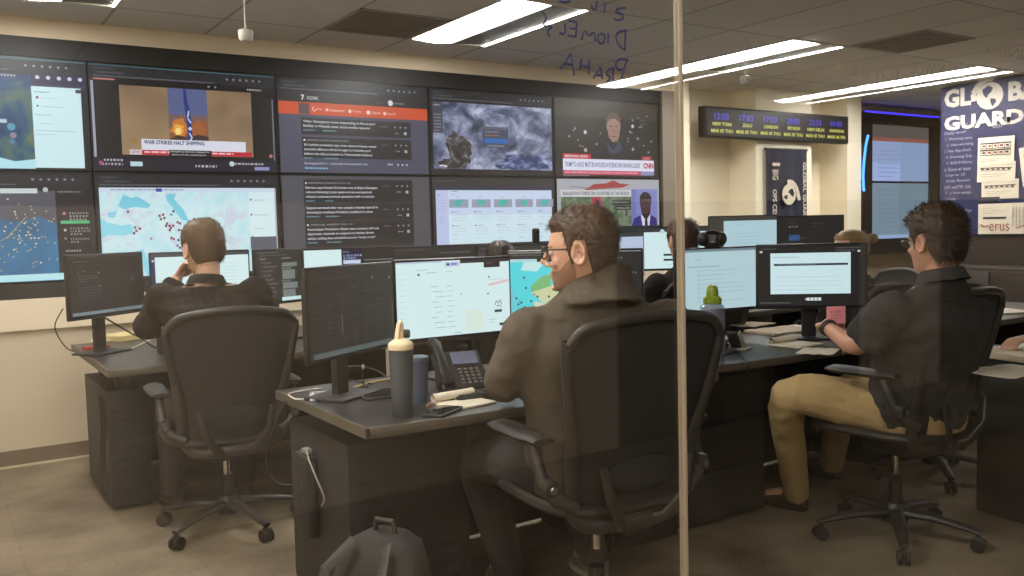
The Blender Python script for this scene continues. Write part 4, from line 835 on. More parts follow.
def back_pt(u, v):
    """u -1..1 across, v 0..1 up: surface of the back in chair space (sitter faces +Y)"""
    hw = np.interp(v, [0, .12, .35, .6, .85, 1.], [.185, .205, .212, .245, .272, .262])
    z = .405 + .625*v
    y = -.215 - .035*math.sin(v*PI*.9) - .15*max(0, v-.25)**1.25
    y += .055*(u*u)*(1-.25*v) - .015
    return V((u*hw, y, z - .035*u*u*(v > .9)*1.0))
def office_chair(label, loc, yaw, arm_out=0., group=None, arms=True, lift=0., arml=0.):
    t = thing('office_chair', label, 'chair', (loc[0], loc[1], 0), yaw, group)
    # star base
    b_ = MB()
    b_.lathe([(.0, .07), (.05, .072), (.055, .10), (.042, .13), (.03, .15)], seg=18)
    for k in range(5):
        a = 2*PI*k/5 + .3; d = V((math.sin(a), math.cos(a), 0))
        b_.tube([d*.03+V((0, 0, .115)), d*.14+V((0, 0, .112)), d*.25+V((0, 0, .096)), d*.325+V((0, 0, .078))], [.034, .029, .024, .018], 10, flat=(1, .62), up=(0, 0, 1))
    b_.build('star_base', chm, t)
    for k in range(5):
        a = 2*PI*k/5 + .3; d = V((math.sin(a), math.cos(a), 0)); n = V((d.y, -d.x, 0)); p = d*.315
        c_ = MB()
        for sg in (-1, 1):
            q = p + n*sg*.016 + V((0, 0, .03))
            c_.tube([q-n*.009, q-n*.007, q+n*.007, q+n*.009], [.022, .0285, .0285, .022], 16)
        c_.box(p+V((0, 0, .045)), (.03, .03, .04), yaw=-a, bev=.008)
        c_.cyl(p+V((0, 0, .05)), p+V((0, 0, .085)), .008)
        c_.build('caster', chm2, t)
    MB().cyl((0, 0, .13), (0, 0, .25), .026, seg=18).build('column_sleeve', chm2, t)
    MB().cyl((0, 0, .25), (0, 0, .37), .015, seg=16).build('gas_cylinder', chrome_, t)
    m_ = MB(); m_.box((0, -.02, .375), (.17, .25, .07), bev=.02); m_.box((0, -.17, .39), (.10, .14, .05), bev=.015)
    m_.build('tilt_housing', chm2, t)
    # seat
    s_ = MB(); n = 44; ring = []
    for k in range(n):
        a = 2*PI*k/n; c, s = math.cos(a), math.sin(a)
        ring.append(V((.255*abs(c)**.5*(1 if c > 0 else -1), .02+.235*abs(s)**.55*(1 if s > 0 else -1), .445 + .015*abs(c) - (.03 if s > .8 else 0))))
    s_.tube(ring, .018, 8, closed=True)
    s_.build('seat_frame', chm, t)
    g = MB(); nn = 14
    vs = []
    for i in range(nn+1):
        for j in range(nn+1):
            u, v = -1+2*i/nn, -1+2*j/nn
            x = u*math.sqrt(1-.5*v*v)*.27; y = .02+v*math.sqrt(1-.5*u*u)*.25
            vs.append((x*.97, y*.97, .447-.028*(1-u*u)*(1-v*v)))
    g.add(vs, [[i*(nn+1)+j, (i+1)*(nn+1)+j, (i+1)*(nn+1)+j+1, i*(nn+1)+j+1] for i in range(nn) for j in range(nn)])
    g.build('seat_mesh', mesh_m, t)
    # back frame: closed loop with rounded corners, wider band at the foot
    loop = []; K = 14
    for k in range(K+1): loop.append((-1, .10+.80*k/K))
    for k in range(1, 8): a = PI*.5*k/8; loop.append((-1+.22*(1-math.cos(a)), .90+.10*math.sin(a)))
    for k in range(9): loop.append((-.78+1.56*k/8, 1.))
    for k in range(1, 8): a = PI*.5*k/8; loop.append((.78+.22*math.sin(a), 1.-.10*(1-math.cos(a))))
    for k in range(K+1): loop.append((1, .90-.80*k/K))
    for k in range(1, 8): a = PI*.5*k/8; loop.append((1-.3*(1-math.cos(a)), .10-.10*math.sin(a)))
    for k in range(9): loop.append((.7-1.4*k/8, 0.))
    for k in range(1, 8): a = PI*.5*k/8; loop.append((-.7-.3*math.sin(a), .10*(1-math.cos(a))))
    pts = [back_pt(u, v) for u, v in loop]
    rad = [(.026 if v < .30 else .026-.010*min(1, (v-.30)/.3)) for u, v in loop]
    f_ = MB(); f_.tube(pts, rad, 10, closed=True, up=(0, 1, 0), flat=(1.0, .8)); f_.build('back_frame', chm, t)
    g = MB(); nu, nv = 18, 26; vs = []
    for j in range(nv+1):
        for i in range(nu+1):
            u, v = -1+2*i/nu, j/nv
            lim = 1.0
            if v > .9: lim = 1-.22*(1-math.sqrt(max(0, 1-((v-.9)/.1)**2)))
            if v < .1: lim = 1-.3*(1-math.sqrt(max(0, 1-((.1-v)/.1)**2)))
            p = back_pt(u*lim, v); p.y += .008
            vs.append(p)
    g.add(vs, [[j*(nu+1)+i, j*(nu+1)+i+1, (j+1)*(nu+1)+i+1, (j+1)*(nu+1)+i] for j in range(nv) for i in range(nu)])
    g.build('back_mesh', mesh_m, t)
    # lower spine and lumbar pad behind the mesh
    sp = MB()
    for sg in (-1, 1):
        sp.tube([(sg*.03, -.20, .385), (sg*.08, -.265, .42), (sg*.135, -.30, .50), (sg*.155, -.29, .60)], [.02, .02, .016, .012], 10, flat=(1, .7), up=(0, 1, 0))
    sp.build('back_strut', chm, t)
    pd = MB(); pd.ball((0, -.262, .56), (.125, .006, .050)); pd.build('lumbar_pad', mat('lumbar_black', (22, 20, 18), .8), t)
    if arms:
        for sg in (-1, 1):
            a_ = MB()
            a_.tube([(sg*.20, -.215, .47), (sg*.255, -.20, .50), (sg*.285, -.16, .56), (sg*.285, -.12, .655)], [.020, .022, .02, .017], 10, flat=(1, .8), up=(0, 1, 0))
            a_.box((sg*.275, -.17, .535), (.045, .075, .055), bev=.012)
            ar = a_.build('arm_post', chm, t)
            MB().tube([(sg*.275, -.215, .535), (sg*.275, -.22, .535)], [.012, .010], 12).build('knob', mat('dull_knob', (110, 106, 100), .4, metal=.6), ar)
            p_ = MB(); n = 12
            p_.loft([[V((sg*(.285-arm_out*(k/n)*.0+.0)+ww*(.046 if 2 < k < n-1 else .036)*math.cos(2*PI*q/12), -.18+.30*k/n, .672+.017*math.sin(2*PI*q/12)*(1 if 0 < k < n else .5))) for q in range(12)] for k in range(n+1) for ww in (1,)])
            p_.build('arm_pad', armp, ar); ar.location.z += arml
    for ch in t.children:
        if ch.name.split('.')[0] not in ('star_base', 'caster', 'column_sleeve'): ch.location.z += lift
    return t
CH0 = office_chair('office chair of the man at the left desk, chrome cylinder showing', (.215, -1.88), R_(-5), group='office chairs')
office_chair('office chair of the man in the green fleece, its back close to the glass', (.87, -3.76), R_(-6), group='office chairs', lift=.058)
office_chair('office chair under the man in the dark polo, its base in full view', (2.46, -3.78), R_(2), group='office chairs', lift=.03, arml=.04)
office_chair('empty looking office chair at the right edge behind the man in the dark polo', (3.42, -3.36), R_(-62), group='office chairs')

# ================================================================== things on the desks
ZT_ = .7405
def put(name, label, cat, px, py, z=ZT_, yaw=0, group=None):
    p = onz(px, py, z); return thing(name, label, cat, (p.x, p.y, z), yaw, group)
# grey tumbler
t = put('tumbler', 'tall grey tumbler with a cream flip lid at the corner of the foreground desk', 'drink tumbler', 403, 416)
gt = mat('slate_powder_coat', (70, 72, 78), .5)
MB().lathe([(.001, 0), (.031, 0), (.034, .004), (.0365, .10), (.0395, .205), (.040, .222)], seg=32).build('cup', gt, t)
cl = mat('cream_lid', (226, 206, 168), .5)
l_ = MB(); l_.lathe([(.0405, .220), (.0412, .226), (.0412, .236), (.038, .242), (.026, .250), (.020, .252), (.001, .252)], seg=32)
lid = l_.build('lid', cl, t)
MB().tube([(-.012, .004, .248), (-.008, .004, .275), (-.001, .004, .302), (.004, .004, .308), (.007, .004, .300), (.006, .004, .275), (.004, .004, .250)], .0065, 8, flat=(1, 1.3)).build('handle', cl, lid)
MB().box((.024, .004, .268), (.020, .024, .028), bev=.005).build('straw_stub', mat('dark_olive_plastic', (58, 62, 54), .5), lid)
# blue cup behind
t = put('travel_cup', 'plain blue grey cup half hidden behind the grey tumbler', 'cup', 420, 402)
MB().lathe([(.001, 0), (.027, 0), (.030, .06), (.034, .150), (.031, .150), (.026, .02)], seg=28).build('cup', mat('blue_grey_cup', (64, 74, 92), .45), t)
MB().lathe([(.0345, .148), (.0355, .152), (.0355, .160), (.030, .164), (.001, .164)], seg=28).build('lid', mat('blue_grey_lid', (92, 100, 112), .45), t)
# desk phone
def desk_phone(label, px, py, yaw):
    t = put('desk_phone', label, 'telephone', px, py, ZT_, yaw, 'desk phones')
    ph = mat('phone_black', (38, 36, 35), .4)
    tilt = Matrix.Rotation(R_(34), 3, 'X')
    MB().box((.02, .0, .075), (.185, .205, .03), rot=tilt, bev=.01).build('body', ph, t)
    MB().box((.02, .07, .05), (.15, .06, .10), bev=.008).build('stand', ph, t)
    h = MB()
    top = tilt @ V((0, .095, .03)); bot = tilt @ V((0, -.095, .03))
    q = [V((-.065, 0, .085)) + tilt @ V((0, y, z)) for y, z in ((-.105, .034), (-.085, .052), (-.03, .06), (.04, .06), (.09, .052), (.112, .034))]
    h.tube(q, [.022, .027, .021, .021, .027, .022], 12, flat=(1.1, .8)); h.build('handset', ph, t)
    s_ = MB(); s_.box(V((.045, 0, .075)) + tilt @ V((0, .055, .0165)), (.10, .065, .004), rot=tilt); s_.build('display', mat('phone_lcd', (104, 106, 128), .2), t)
    k_ = MB()
    for r in range(5):
        for c in range(4): k_.box(V((.012+.022*c, 0, .075)) + tilt @ V((0, -.005-.018*r, .017)), (.013, .010, .005), rot=tilt, bev=.002)
    k_.build('keypad', mat('phone_keys', (110, 108, 104), .5), t)
    c_ = MB(); pp = [(-.07+.012*math.sin(k*.9), -.10-.006*k+.010*math.cos(k*.9), .010+.0*k) for k in range(24)]
    c_.tube([(-.075, -.06, .05), (-.085, -.09, .02)]+pp[2:16], .0035, 6); c_.build('cord', ph, t)
desk_phone('black desk phone behind the spiral pad on the foreground desk', 456, 392, R_(-14))
# spiral pad with its cover rolled over
def roll_pad(label, px, py, yaw, w=.13, d=.18):
    t = put('spiral_notepad', label, 'notepad', px, py, ZT_, yaw, 'notepads with the pages rolled back')
    MB().box((0, 0, .004), (w, d, .008), bev=.001).build('pages', sheet, t)
    sp = []
    for k in range(40): a = k*.28; sp.append((w*0+(-d*0)+0, d*.42+(.017-.00015*k)*math.cos(a), 0.0235+(.016-.00015*k)*math.sin(a)))
    m_ = MB(); m_.loft([[V((sx*w/2, y, z)) for (_, y, z) in sp] for sx in (-1, 1)], cap=False); m_.build('rolled_page', sheet, t)
    s_ = MB()
    for k in range(14): s_.tube([(-w/2+w*(k+.5)/14, d/2+.004+.006*math.cos(2*PI*q/8), .006+.007*math.sin(2*PI*q/8)) for q in range(8)], .0009, 5, closed=True)
    s_.build('wire_binding', alu, t)
roll_pad('white notepad with a rolled page beside the forearm of the man in the green fleece', 464, 404, R_(6), .17, .15)
roll_pad('white notepad with a rolled page in front of the man in the dark polo', 796, 345, R_(4), .19, .17)
# cell phone
t = put('smartphone', 'dark smartphone in a case lying at the edge of the foreground desk', 'phone', 443, 413, ZT_, R_(-58))
MB().box((0, 0, .006), (.078, .15, .010), bev=.004).build('case', mat('phone_case', (46, 48, 54), .5), t)
MB().box((0, 0, .0114), (.068, .138, .0012)).build('glass', mat('phone_glass', (20, 22, 28), .08), t)
# marker pen lying
t = put('lip_balm', 'short pink and white tube standing behind the dark smartphone', 'tube', 428, 409, ZT_, 0)
MB().lathe([(.001, 0), (.008, 0), (.008, .045), (.001, .045)], seg=14, rot=Matrix.Rotation(R_(62), 3, 'X') @ Matrix.Identity(3), c=(0, 0, .008)).build('tube', mat('pinkish_tube', (206, 164, 146), .5), t)
MB().ball((0, -.043, .030), (.010, .010, .010)).build('cap', mat('pale_cap', (226, 206, 190), .5), t)
# bright snack packet with a coiled cord
t = put('magazine', 'glossy printed card in a clear sleeve at the left corner of the foreground desk', 'magazine', 336, 396, ZT_, R_(-20))
its = [('r', 0, 0, 100, 100, mat('print_cream', (206, 190, 170), .35)), ('r', 4, 6, 96, 94, mat('print_slate', (92, 96, 116), .35)), ('p', [(10, 60), (30, 30), (54, 44), (48, 80)], mat('print_orange', (190, 128, 76), .35)), ('p', [(50, 20), (84, 16), (90, 50), (60, 54)], mat('print_pale', (214, 206, 200), .3)), ('p', [(60, 60), (90, 56), (88, 88), (58, 84)], mat('print_teal', (86, 112, 122), .35)), ('p', [(14, 14), (40, 10), (34, 26), (16, 28)], mat('print_red', (150, 76, 70), .35))]
MB().box((0, 0, .004), (.19, .16, .008), bev=.002).build('sleeve', mat('clear_sleeve', (196, 196, 200), .12), t)
mb, ms = flat_art(its, .17, .14, 0, 0, step=.0002, U=100, VV=100)
o = MB(); o.v = [(x, z, .0085 - y) for x, y, z in mb.v]; o.f = mb.f; o.mi = mb.mi; o.build('cover_print', ms, t)
cable = mat('black_cable', (30, 28, 27), .5); wcable = mat('white_cable', (206, 200, 188), .5)
def cord(label, pts, r=.003, m=cable, cat='cable', name='cable', group=None):
    P = [V(p) for p in pts]; out = []
    for i in range(len(P)-1):
        p0 = P[max(i-1, 0)]; p1 = P[i]; p2 = P[i+1]; p3 = P[min(i+2, len(P)-1)]
        for k in range(8):
            s = k/8; out.append(.5*((2*p1)+(p2-p0)*s+(2*p0-5*p1+4*p2-p3)*s*s+(3*p1-p0-3*p2+p3)*s**3))
    out.append(P[-1])
    o = MB().tube(out, r, 7).build(name, m); tag(o, label, cat, group); return o
def oz(x, y, z=ZT_+.004): return onz(x, y, z)
cord('white cord curled at the left corner of the foreground desk', [oz(322, 388), oz(300, 391), oz(289, 394), oz(296, 399), oz(312, 398)], .0028, wcable)
cord('black cable hanging down the end of the foreground desk', [V((.175, -2.86, .74)), V((.14, -2.84, .66)), V((.12, -2.78, .52)), V((.16, -2.74, .42)), V((.22, -2.76, .40))], .005)
cord('thin cable looping on the foreground desk behind the tumbler', [oz(372, 384), oz(340, 376), oz(352, 366), oz(380, 372), oz(396, 392)], .003)
cord('yellow and black cable lying beside the glossy card', [oz(352, 388), oz(368, 383), oz(384, 380), oz(394, 378)], .004, mat('yellow_cable', (190, 164, 90), .5))
t = put('microphone', 'small upright gooseneck microphone behind the glossy card', 'microphone', 364, 388, ZT_)
MB().cyl((0, 0, 0), (0, 0, .008), .018).build('base', dmetal, t); MB().tube([(0, 0, .006), (-.004, 0, .04), (.0, 0, .075)], .003, 6).build('stem', dmetal, t); MB().ball((0, 0, .082), (.006, .006, .010)).build('tip', mat('pale_tip', (190, 180, 170), .5), t)
# tablet lying flat behind the tumbler
t = put('tablet', 'dark flat tablet lying behind the grey tumbler', 'tablet', 391, 394, ZT_, R_(-10))
MB().box((0, 0, .005), (.24, .17, .009), bev=.003).build('body', mat('tablet_shell', (54, 52, 52), .4), t); MB().box((0, 0, .0098), (.22, .15, .001)).build('glass', mat('tablet_glass', (34, 34, 36), .1), t)
# keyboards
def keyboard(label, p, yaw):
    t = thing('keyboard', label, 'keyboard', (p[0], p[1], ZT_), yaw, 'keyboards')
    MB().box((0, 0, .009), (.43, .13, .016), bev=.005).build('body', dmetal, t)
    k_ = MB()
    for r in range(5):
        for c in range(15): k_.box((-.196+.028*c, .048-.024*r, .019), (.023, .019, .007), bev=.002, seg=1)
    k_.build('keys', mat('key_caps', (36, 34, 34), .5), t)
keyboard('keyboard under the hands of the man in the green fleece', (.86, -3.26), R_(-6))
keyboard('keyboard in front of the man at the left desk', (.35, -1.38), R_(-4))
# bottle with a green lid
t = put('water_bottle', 'clear smoky water bottle with a bright green lid', 'water bottle', 713, 364); t.scale = (1.3, 1.3, 1.14)
bm_ = bpy.data.materials.new('smoky_clear_plastic'); bm_.use_nodes = True; b = bm_.node_tree.nodes['Principled BSDF']
b.inputs['Base Color'].default_value = (*lin((140, 142, 158)), 1); b.inputs['Roughness'].default_value = .08; b.inputs['Alpha'].default_value = .34
MB().lathe([(.001, 0), (.036, 0), (.040, .006), (.040, .10), (.036, .115), (.040, .13), (.041, .20), (.040, .218), (.030, .226), (.028, .232), (.026, .232), (.036, .20), (.036, .012), (.001, .010)], seg=32).build('bottle', bm_, t)
w_ = MB(); w_.lathe([(.001, .012), (.0345, .012), (.0345, .085), (.001, .085)], seg=28); w_.build('water', mat('water_tint', (60, 62, 74), .1, alpha=.5), t)
green = mat('lime_green_plastic', (140, 160, 44), .4)
g_ = MB(); g_.lathe([(.026, .226), (.0275, .230), (.0275, .250), (.024, .254), (.020, .256), (.0195, .276), (.017, .290), (.010, .297), (.001, .298)], seg=28)
for k in range(16): a = 2*PI*k/16; g_.box((.0275*math.cos(a), .0275*math.sin(a), .240), (.004, .005, .02), yaw=a)
li = g_.build('lid', green, t)
MB().tube([(.022*math.cos(a), 0, .252+.043*math.sin(a)) for a in [PI*k/12 for k in range(13)]], .005, 8).build('loop', green, li)
cord('black cable draped over the edge of the right desk below the bottle', [oz(722, 356), oz(738, 352), V(onz(746, 362, .75)), V(onz(750, 376, .68)), V(onz(748, 392, .58)), V(onz(740, 396, .56))], .004)
# wooden tablet stand and white sheets behind
t = put('phone_stand', 'pale slanted stand bar behind the water bottle', 'stand', 742, 350, ZT_, R_(20))
MB().box((0, .0, .045), (.024, .010, .11), rot=Matrix.Rotation(R_(-38), 3, 'Y'), bev=.003).build('bar', mat('pale_aluminium', (176, 164, 146), .4), t)
MB().box((.03, 0, .004), (.07, .05, .008), bev=.002).build('foot', mat('pale_aluminium', (176, 164, 146), .4), t)
MB().box((-.024, .03, .05), (.016, .05, .10), rot=Matrix.Rotation(R_(-38), 3, 'Y'), bev=.003).build('rest', dmetal, t)
desk_phone('black desk phone between the water bottle and the pale blue table monitor', 700, 352, R_(10))
def flatpaper(label, px, py, w, d, yaw, z=ZT_, name='paper_sheet', m=sheet, th=.003, group='papers lying on the desks'):
    t = put(name, label, 'paper', px, py, z, yaw, group)
    m_ = MB(); n = 8
    m_.loft([[V((-w/2+w*k/n, sy*d/2, .001+.004*math.sin(k*1.1+sy)**2)) for k in range(n+1)]+[V((-w/2+w*k/n, sy*d/2, .001+th+.004*math.sin(k*1.1+sy)**2)) for k in range(n, -1, -1)] for sy in (-1, 0, 1)])
    m_.build('sheets', m, t)
tanp = mat('tan_paper', (178, 160, 134), .8)
flatpaper('tan sheet under the pale blue table monitor', 752, 325, .24, .17, R_(10), m=tanp)
flatpaper('stack of tan sheets under the dark monitor with a white window', 782, 332, .34, .22, R_(-4), m=tanp, th=.012)
flatpaper('loose pale sheet right of the stack of tan sheets', 800, 328, .20, .14, R_(26))
flatpaper('white sheet by the rolled notepad at the edge of the right desk', 818, 352, .16, .20, R_(-62))
# pink sticky note stuck to the chin of the monitor
p = at(836, 315, 3.62)
t = thing('sticky_note', 'pink sticky note standing above the wrist of the man in the dark polo', 'sticky note', p, R_(-36))
n_ = MB(); n_.loft([[V((-.038+.076*k/6, -.006*(1-zz/.04)*.5*math.sin(PI*k/6), zz)) for k in range(7)]+[V((-.038+.076*k/6, .001-.006*(1-zz/.04)*.5*math.sin(PI*k/6), zz)) for k in range(6, -1, -1)] for zz in (-.036, -.01, .02, .036)])
n_.build('note', mat('pink_note', (255, 165, 176), .8), t)
mb, ms = flat_art([('t', 20, 22, 14, 'call', redink, 50, -.01), ('t', 18, 44, 12, 'x 2210', redink, 60, -.01), ('l', 18, 66, 60, 2, 12, 2, redink)], .076, .072, 0, -.006, step=.0003, U=100, VV=100)
o = MB(); o.v = mb.v; o.f = mb.f; o.mi = mb.mi; o.build('handwriting', ms, t)
# back-left desk clutter
flatpaper('folded yellowed papers behind the foot of the far left monitor', 136, 338, .34, .22, R_(18), m=mat('yellowed_paper', (204, 186, 128), .8), th=.03)
flatpaper('white sheets beside the foot of the far left monitor', 112, 340, .22, .16, R_(-12), z=ZT_, th=.006)
t = put('red_box', 'small red card box at the left corner of the back desk', 'box', 96, 350, ZT_, R_(10))
MB().box((0, 0, .010), (.12, .07, .02), bev=.002).build('box', mat('red_card', (176, 66, 56), .7), t); MB().box((0, 0, .0205), (.122, .072, .003)).build('flap', mat('red_card', (176, 66, 56), .7), t)
cord('black cable hanging from the far left monitor to the desk', [V((-.16, -.86, .96)), V((.0, -.86, .84)), V((.06, -.9, .80)), V((.10, -1.0, .76)), V((.14, -1.05, .745))], .005)
cord('white cable arching over the back left desk', [V((.0, -.9, .745)), V((.12, -.95, .80)), V((.22, -.9, .82)), V((.3, -.95, .75))], .004, wcable)
cord('thin cable drooping from the left edge of the far left monitor', [V((-.33, -1.10, 1.0)), V((-.36, -1.0, .9)), V((-.30, -.9, .78)), V((-.22, -.9, .745))], .003)
t = thing('desk_fan', 'black boxy speaker beside the shoulder of the man at the left desk', 'speaker', (.13, -1.22, ZT_), R_(10))
MB().box((0, 0, .09), (.09, .10, .18), bev=.012).build('body', dmetal, t); MB().lathe([(.001, 0), (.032, 0), (.034, -.004), (.02, .006)], c=(0, -.051, .11), rot=Matrix.Rotation(R_(90), 3, 'X')).build('cone', chm2, t)
t.name = 'desk_speaker'
# webcam on the raised monitors, speaker on the wall desk
_d = ray(536, 243); pw = CAM + _d*((-1.03-CAM.y)/_d.y)
t = thing('webcam', 'black upright webcam on the monitor beside the forehead of the man in the green fleece', 'webcam', (pw.x, -1.03, 1.2335), 0, 'webcams')
MB().box((0, 0, .05), (.05, .035, .10), bev=.012).build('body', dmetal, t); MB().lathe([(.001, 0), (.012, 0), (.012, .006), (.001, .008)], c=(0, -.018, .075), rot=Matrix.Rotation(R_(90), 3, 'X')).build('lens', mat('lens', (12, 12, 16), .05), t)
pw = at(712, 239, 4.48)
t = thing('headset', 'black headset with two round ear cups on top of the pale blue table monitor', 'headset', (pw.x, pw.y, pw.z), R_(-20))
for sg in (-1, 1): MB().ball((sg*.05, 0, .0), (.028, .034, .036)).build('ear_cup', dmetal, t)
MB().tube([(.05*math.cos(a), 0, -.0+.035*math.sin(a)) for a in [PI*k/10 for k in range(11)]], .012, 8).build('headband', dmetal, t)
MB().box((0, 0, -.03), (.07, .05, .03), bev=.008).build('cushion', dmetal, t)
# power strip and boxes at the end of the foreground desk
t = thing('power_box', 'black power supply box strapped to the end of the foreground desk', 'power supply', (.222, -2.90, .40), 0)
MB().box((0, 0, 0), (.04, .14, .30), bev=.012).build('case', dpanel, t)
MB().box((-.0, -.02, .162), (.03, .045, .02), bev=.006).build('plug', mat('grey_plug', (120, 114, 106), .5), t)
p_ = MB()
for k in range(4): p_.box((-.021, -.03, .10-.06*k), (.004, .03, .03), bev=.003)
p_.build('socket', chm2, t)
cord('white cord bundled on the end of the foreground desk', [V((.222, -2.92, .572)), V((.20, -3.0, .55)), V((.205, -3.06, .49)), V((.22, -3.08, .43)), V((.225, -3.04, .39))], .0028, mat('grey_cord', (150, 144, 134), .5))
# backpack leaning on the pedestal
t = thing('backpack', 'dark olive backpack leaning on the end of the foreground desk', 'backpack', (.19, -3.56, 0), R_(-62))
bag = mat('dark_olive_canvas', (38, 34, 29), .8, var=.15, scale=9, bump=.3, bscale=160)
m_ = MB()
rings = []
for z, hw, hd, oy in ((0, .15, .08, 0), (.02, .17, .10, 0), (.12, .175, .11, .0), (.24, .165, .10, .02), (.34, .145, .085, .04), (.41, .11, .06, .06), (.435, .06, .03, .07)):
    rings.append([V((hw*abs(math.cos(a))**.6*(1 if math.cos(a) > 0 else -1), oy+hd*abs(math.sin(a))**.6*(1 if math.sin(a) > 0 else -1), z)) for a in [2*PI*k/28 for k in range(28)]])
m_.loft(rings); m_.build('body', bag, t)
m_ = MB(); m_.loft([[V((.72*q.x, -.10+.35*(q.y-.0)-.02, .03+.60*q.z)) for q in r] for r in rings[:6]]); m_.build('front_pocket', bag, t)
strap = mat('canvas_strap', (50, 45, 38), .7)
for sg in (-1, 1):
    MB().tube([(sg*.06, -.02, .425), (sg*.10, -.11, .36), (sg*.115, -.135, .22), (sg*.12, -.13, .06)], .018, 8, flat=(1, .3), up=(0, 1, 0)).build('strap', strap, t)
MB().tube([(-.04, .05, .425), (-.03, .05, .47), (.03, .05, .47), (.04, .05, .425)], .009, 8).build('carry_loop', strap, t)
MB().tube([(.75*q.x, -.105+.3*q.y, .255) for q in rings[3][14:]], .004, 6).build('zip', dmetal, t)
# low dark cabinet and side desk on the right
t = thing('credenza', 'dark low cabinet against the partition below the lettered board', 'cabinet', (7.36, -2.4, 0), 0)
MB().box((0, 0, .44), (.5, 2.9, .86), bev=.008).build('body', brownp, t)
for k in range(4):
    d_ = MB(); d_.box((-.256, -1.08+.72*k, .45), (.016, .70, .78), bev=.004); d = d_.build('door', mat('cabinet_door', (64, 53, 44), .45), t)
    MB().cyl((-.275, -1.08+.72*k+.28, .42), (-.275, -1.08+.72*k+.28, .56), .006).build('handle', alu, d)
t = thing('side_desk', 'side desk with a pale top at the right edge, papers on it', 'desk', (3.42, -4.06, 0), R_(-8))
MB().box((.05, .0, .725), (.92, .50, .03), bev=.004).build('desk_top', mat('pale_desk_top', (206, 190, 160), .5), t)
for sx in (-.36, .46):
    MB().box((sx, 0, .355), (.06, .44, .71), bev=.01).build('leg', dmetal, t)
flatpaper('white sheet on the side desk under the forearm at the right edge', 1010, 372, .30, .22, R_(-10))
t = thing('paper_stack', 'white sheets on the far desk at the right edge, above the empty chair', 'paper', (4.55, -2.95, .74), R_(-25))
MB().box((0, 0, .006), (.60, .32, .012), bev=.001).build('sheets', sheet, t)
MB().cyl((-.2, -.10, .016), (-.17, .05, .016), .004).build('pen', dmetal, t)
desk('dark desk behind the empty looking chair at the right edge', 4.0, 5.4, -3.25, -2.5, ped='none')
# ================================================================== people
HEAD = [  # z, front y, back y, half width
    (.119, -.006, -.030, .010), (.1155, .022, -.052, .028), (.106, .046, -.074, .046), (.092, .064, -.091, .059), (.076, .077, -.100, .068), (.052, .087, -.107, .0745),
    (.026, .092, -.109, .077), (.006, .087, -.108, .0765), (-.012, .0865, -.105, .0745), (-.034, .0885, -.098, .072), (-.054, .0885, -.088, .067),
    (-.070, .087, -.078, .061), (-.086, .0875, -.062, .054), (-.102, .086, -.040, .045), (-.114, .078, -.016, .034), (-.122, .058, .006, .018)]
_hz = np.array([h[0] for h in HEAD])[::-1]
def head_sec(z):
    i = lambda k: float(np.interp(z, _hz, np.array([h[k] for h in HEAD])[::-1]))
    return i(1), i(2), i(3)
def head_pt(z, a, off=0.):
    yf, yb, hw = head_sec(z)
    yc = (yf+yb)/2; ry = (yf-yb)/2
    s, c = math.sin(a), math.cos(a); e = 2/2.25
    x = hw*abs(s)**e*(1 if s > 0 else -1)*(1-.13*max(0, c)**2)
    y = yc + ry*abs(c)**e*(1 if c > 0 else -1)
    n = V((x/hw/hw, (y-yc)/ry/ry, 0)).normalized(); f = max(0., min(1., z/.119))**2.2; n = (n*(1-f)+V((0, 0, 1))*f).normalized()
    return V((x, y, z)) + n*off
def head_rings(n=36, off=0.):
    return [[head_pt(h[0], 2*PI*k/n, off) for k in range(n)] for h in HEAD[::-1]]
def mtx(yaw, pitch=0, roll=0):
    return Matrix.Rotation(yaw, 3, 'Z') @ Matrix.Rotation(pitch, 3, 'X') @ Matrix.Rotation(roll, 3, 'Y')
skin_nodes = {}
def skin(name, rgb):
    m = mat(name, rgb, .5, var=.08, scale=40)
    b = m.node_tree.nodes['Principled BSDF']
    b.inputs['Subsurface Weight'].default_value = .12; b.inputs['Subsurface Radius'].default_value = (.012, .005, .003); b.inputs['Subsurface Scale'].default_value = .4
    return m
def hand_into(mb, w, d, up, side, curl=.5, sc=1.):
    """palm and five fingers grown from wrist w along d; up is the back of the hand; side +1 when the thumb lies on the left of d seen from the back"""
    d = V(d).normalized(); up = V(up); up = (up - d*up.dot(d)).normalized(); x = d.cross(up)*side
    P = lambda a, b, c: V(w) + (d*a + x*b + up*c)*sc
    mb.loft([[P(l, hw*math.cos(q), th*math.sin(q)) for q in [2*PI*k/14 for k in range(14)]] for l, hw, th in ((-.01, .024, .018), (.02, .030, .016), (.05, .038, .015), (.082, .041, .013), (.094, .036, .010))])
    for b, L, a0 in ((-.030, .074, .0), (-.010, .084, .0), (.010, .078, .0), (.029, .060, .0)):
        p = P(.086, b, 0); dirv = d*1.0 - x*0; ang = 0; pts = [p - d*.012*sc, p]
        for seg, f in enumerate((.45, .32, .23)):
            ang += curl*(.75 if seg == 0 else 1.0)*(1+.12*b*30)
            v = d*math.cos(ang) - up*math.sin(ang)
            p = p + v*(L*f*sc); pts.append(p)
        mb.tube(pts, [.0095*sc, .0098*sc, .009*sc, .0082*sc, .0068*sc], 8)
    p0 = P(.018, -.026, -.004); p1 = P(.046, -.052, -.012); p2 = P(.076, -.062, -.018-.012*curl); p3 = P(.098, -.060, -.024-.02*curl)
    mb.tube([p0, p1, p2, p3], [.014*sc, .0125*sc, .0108*sc, .008*sc], 8)
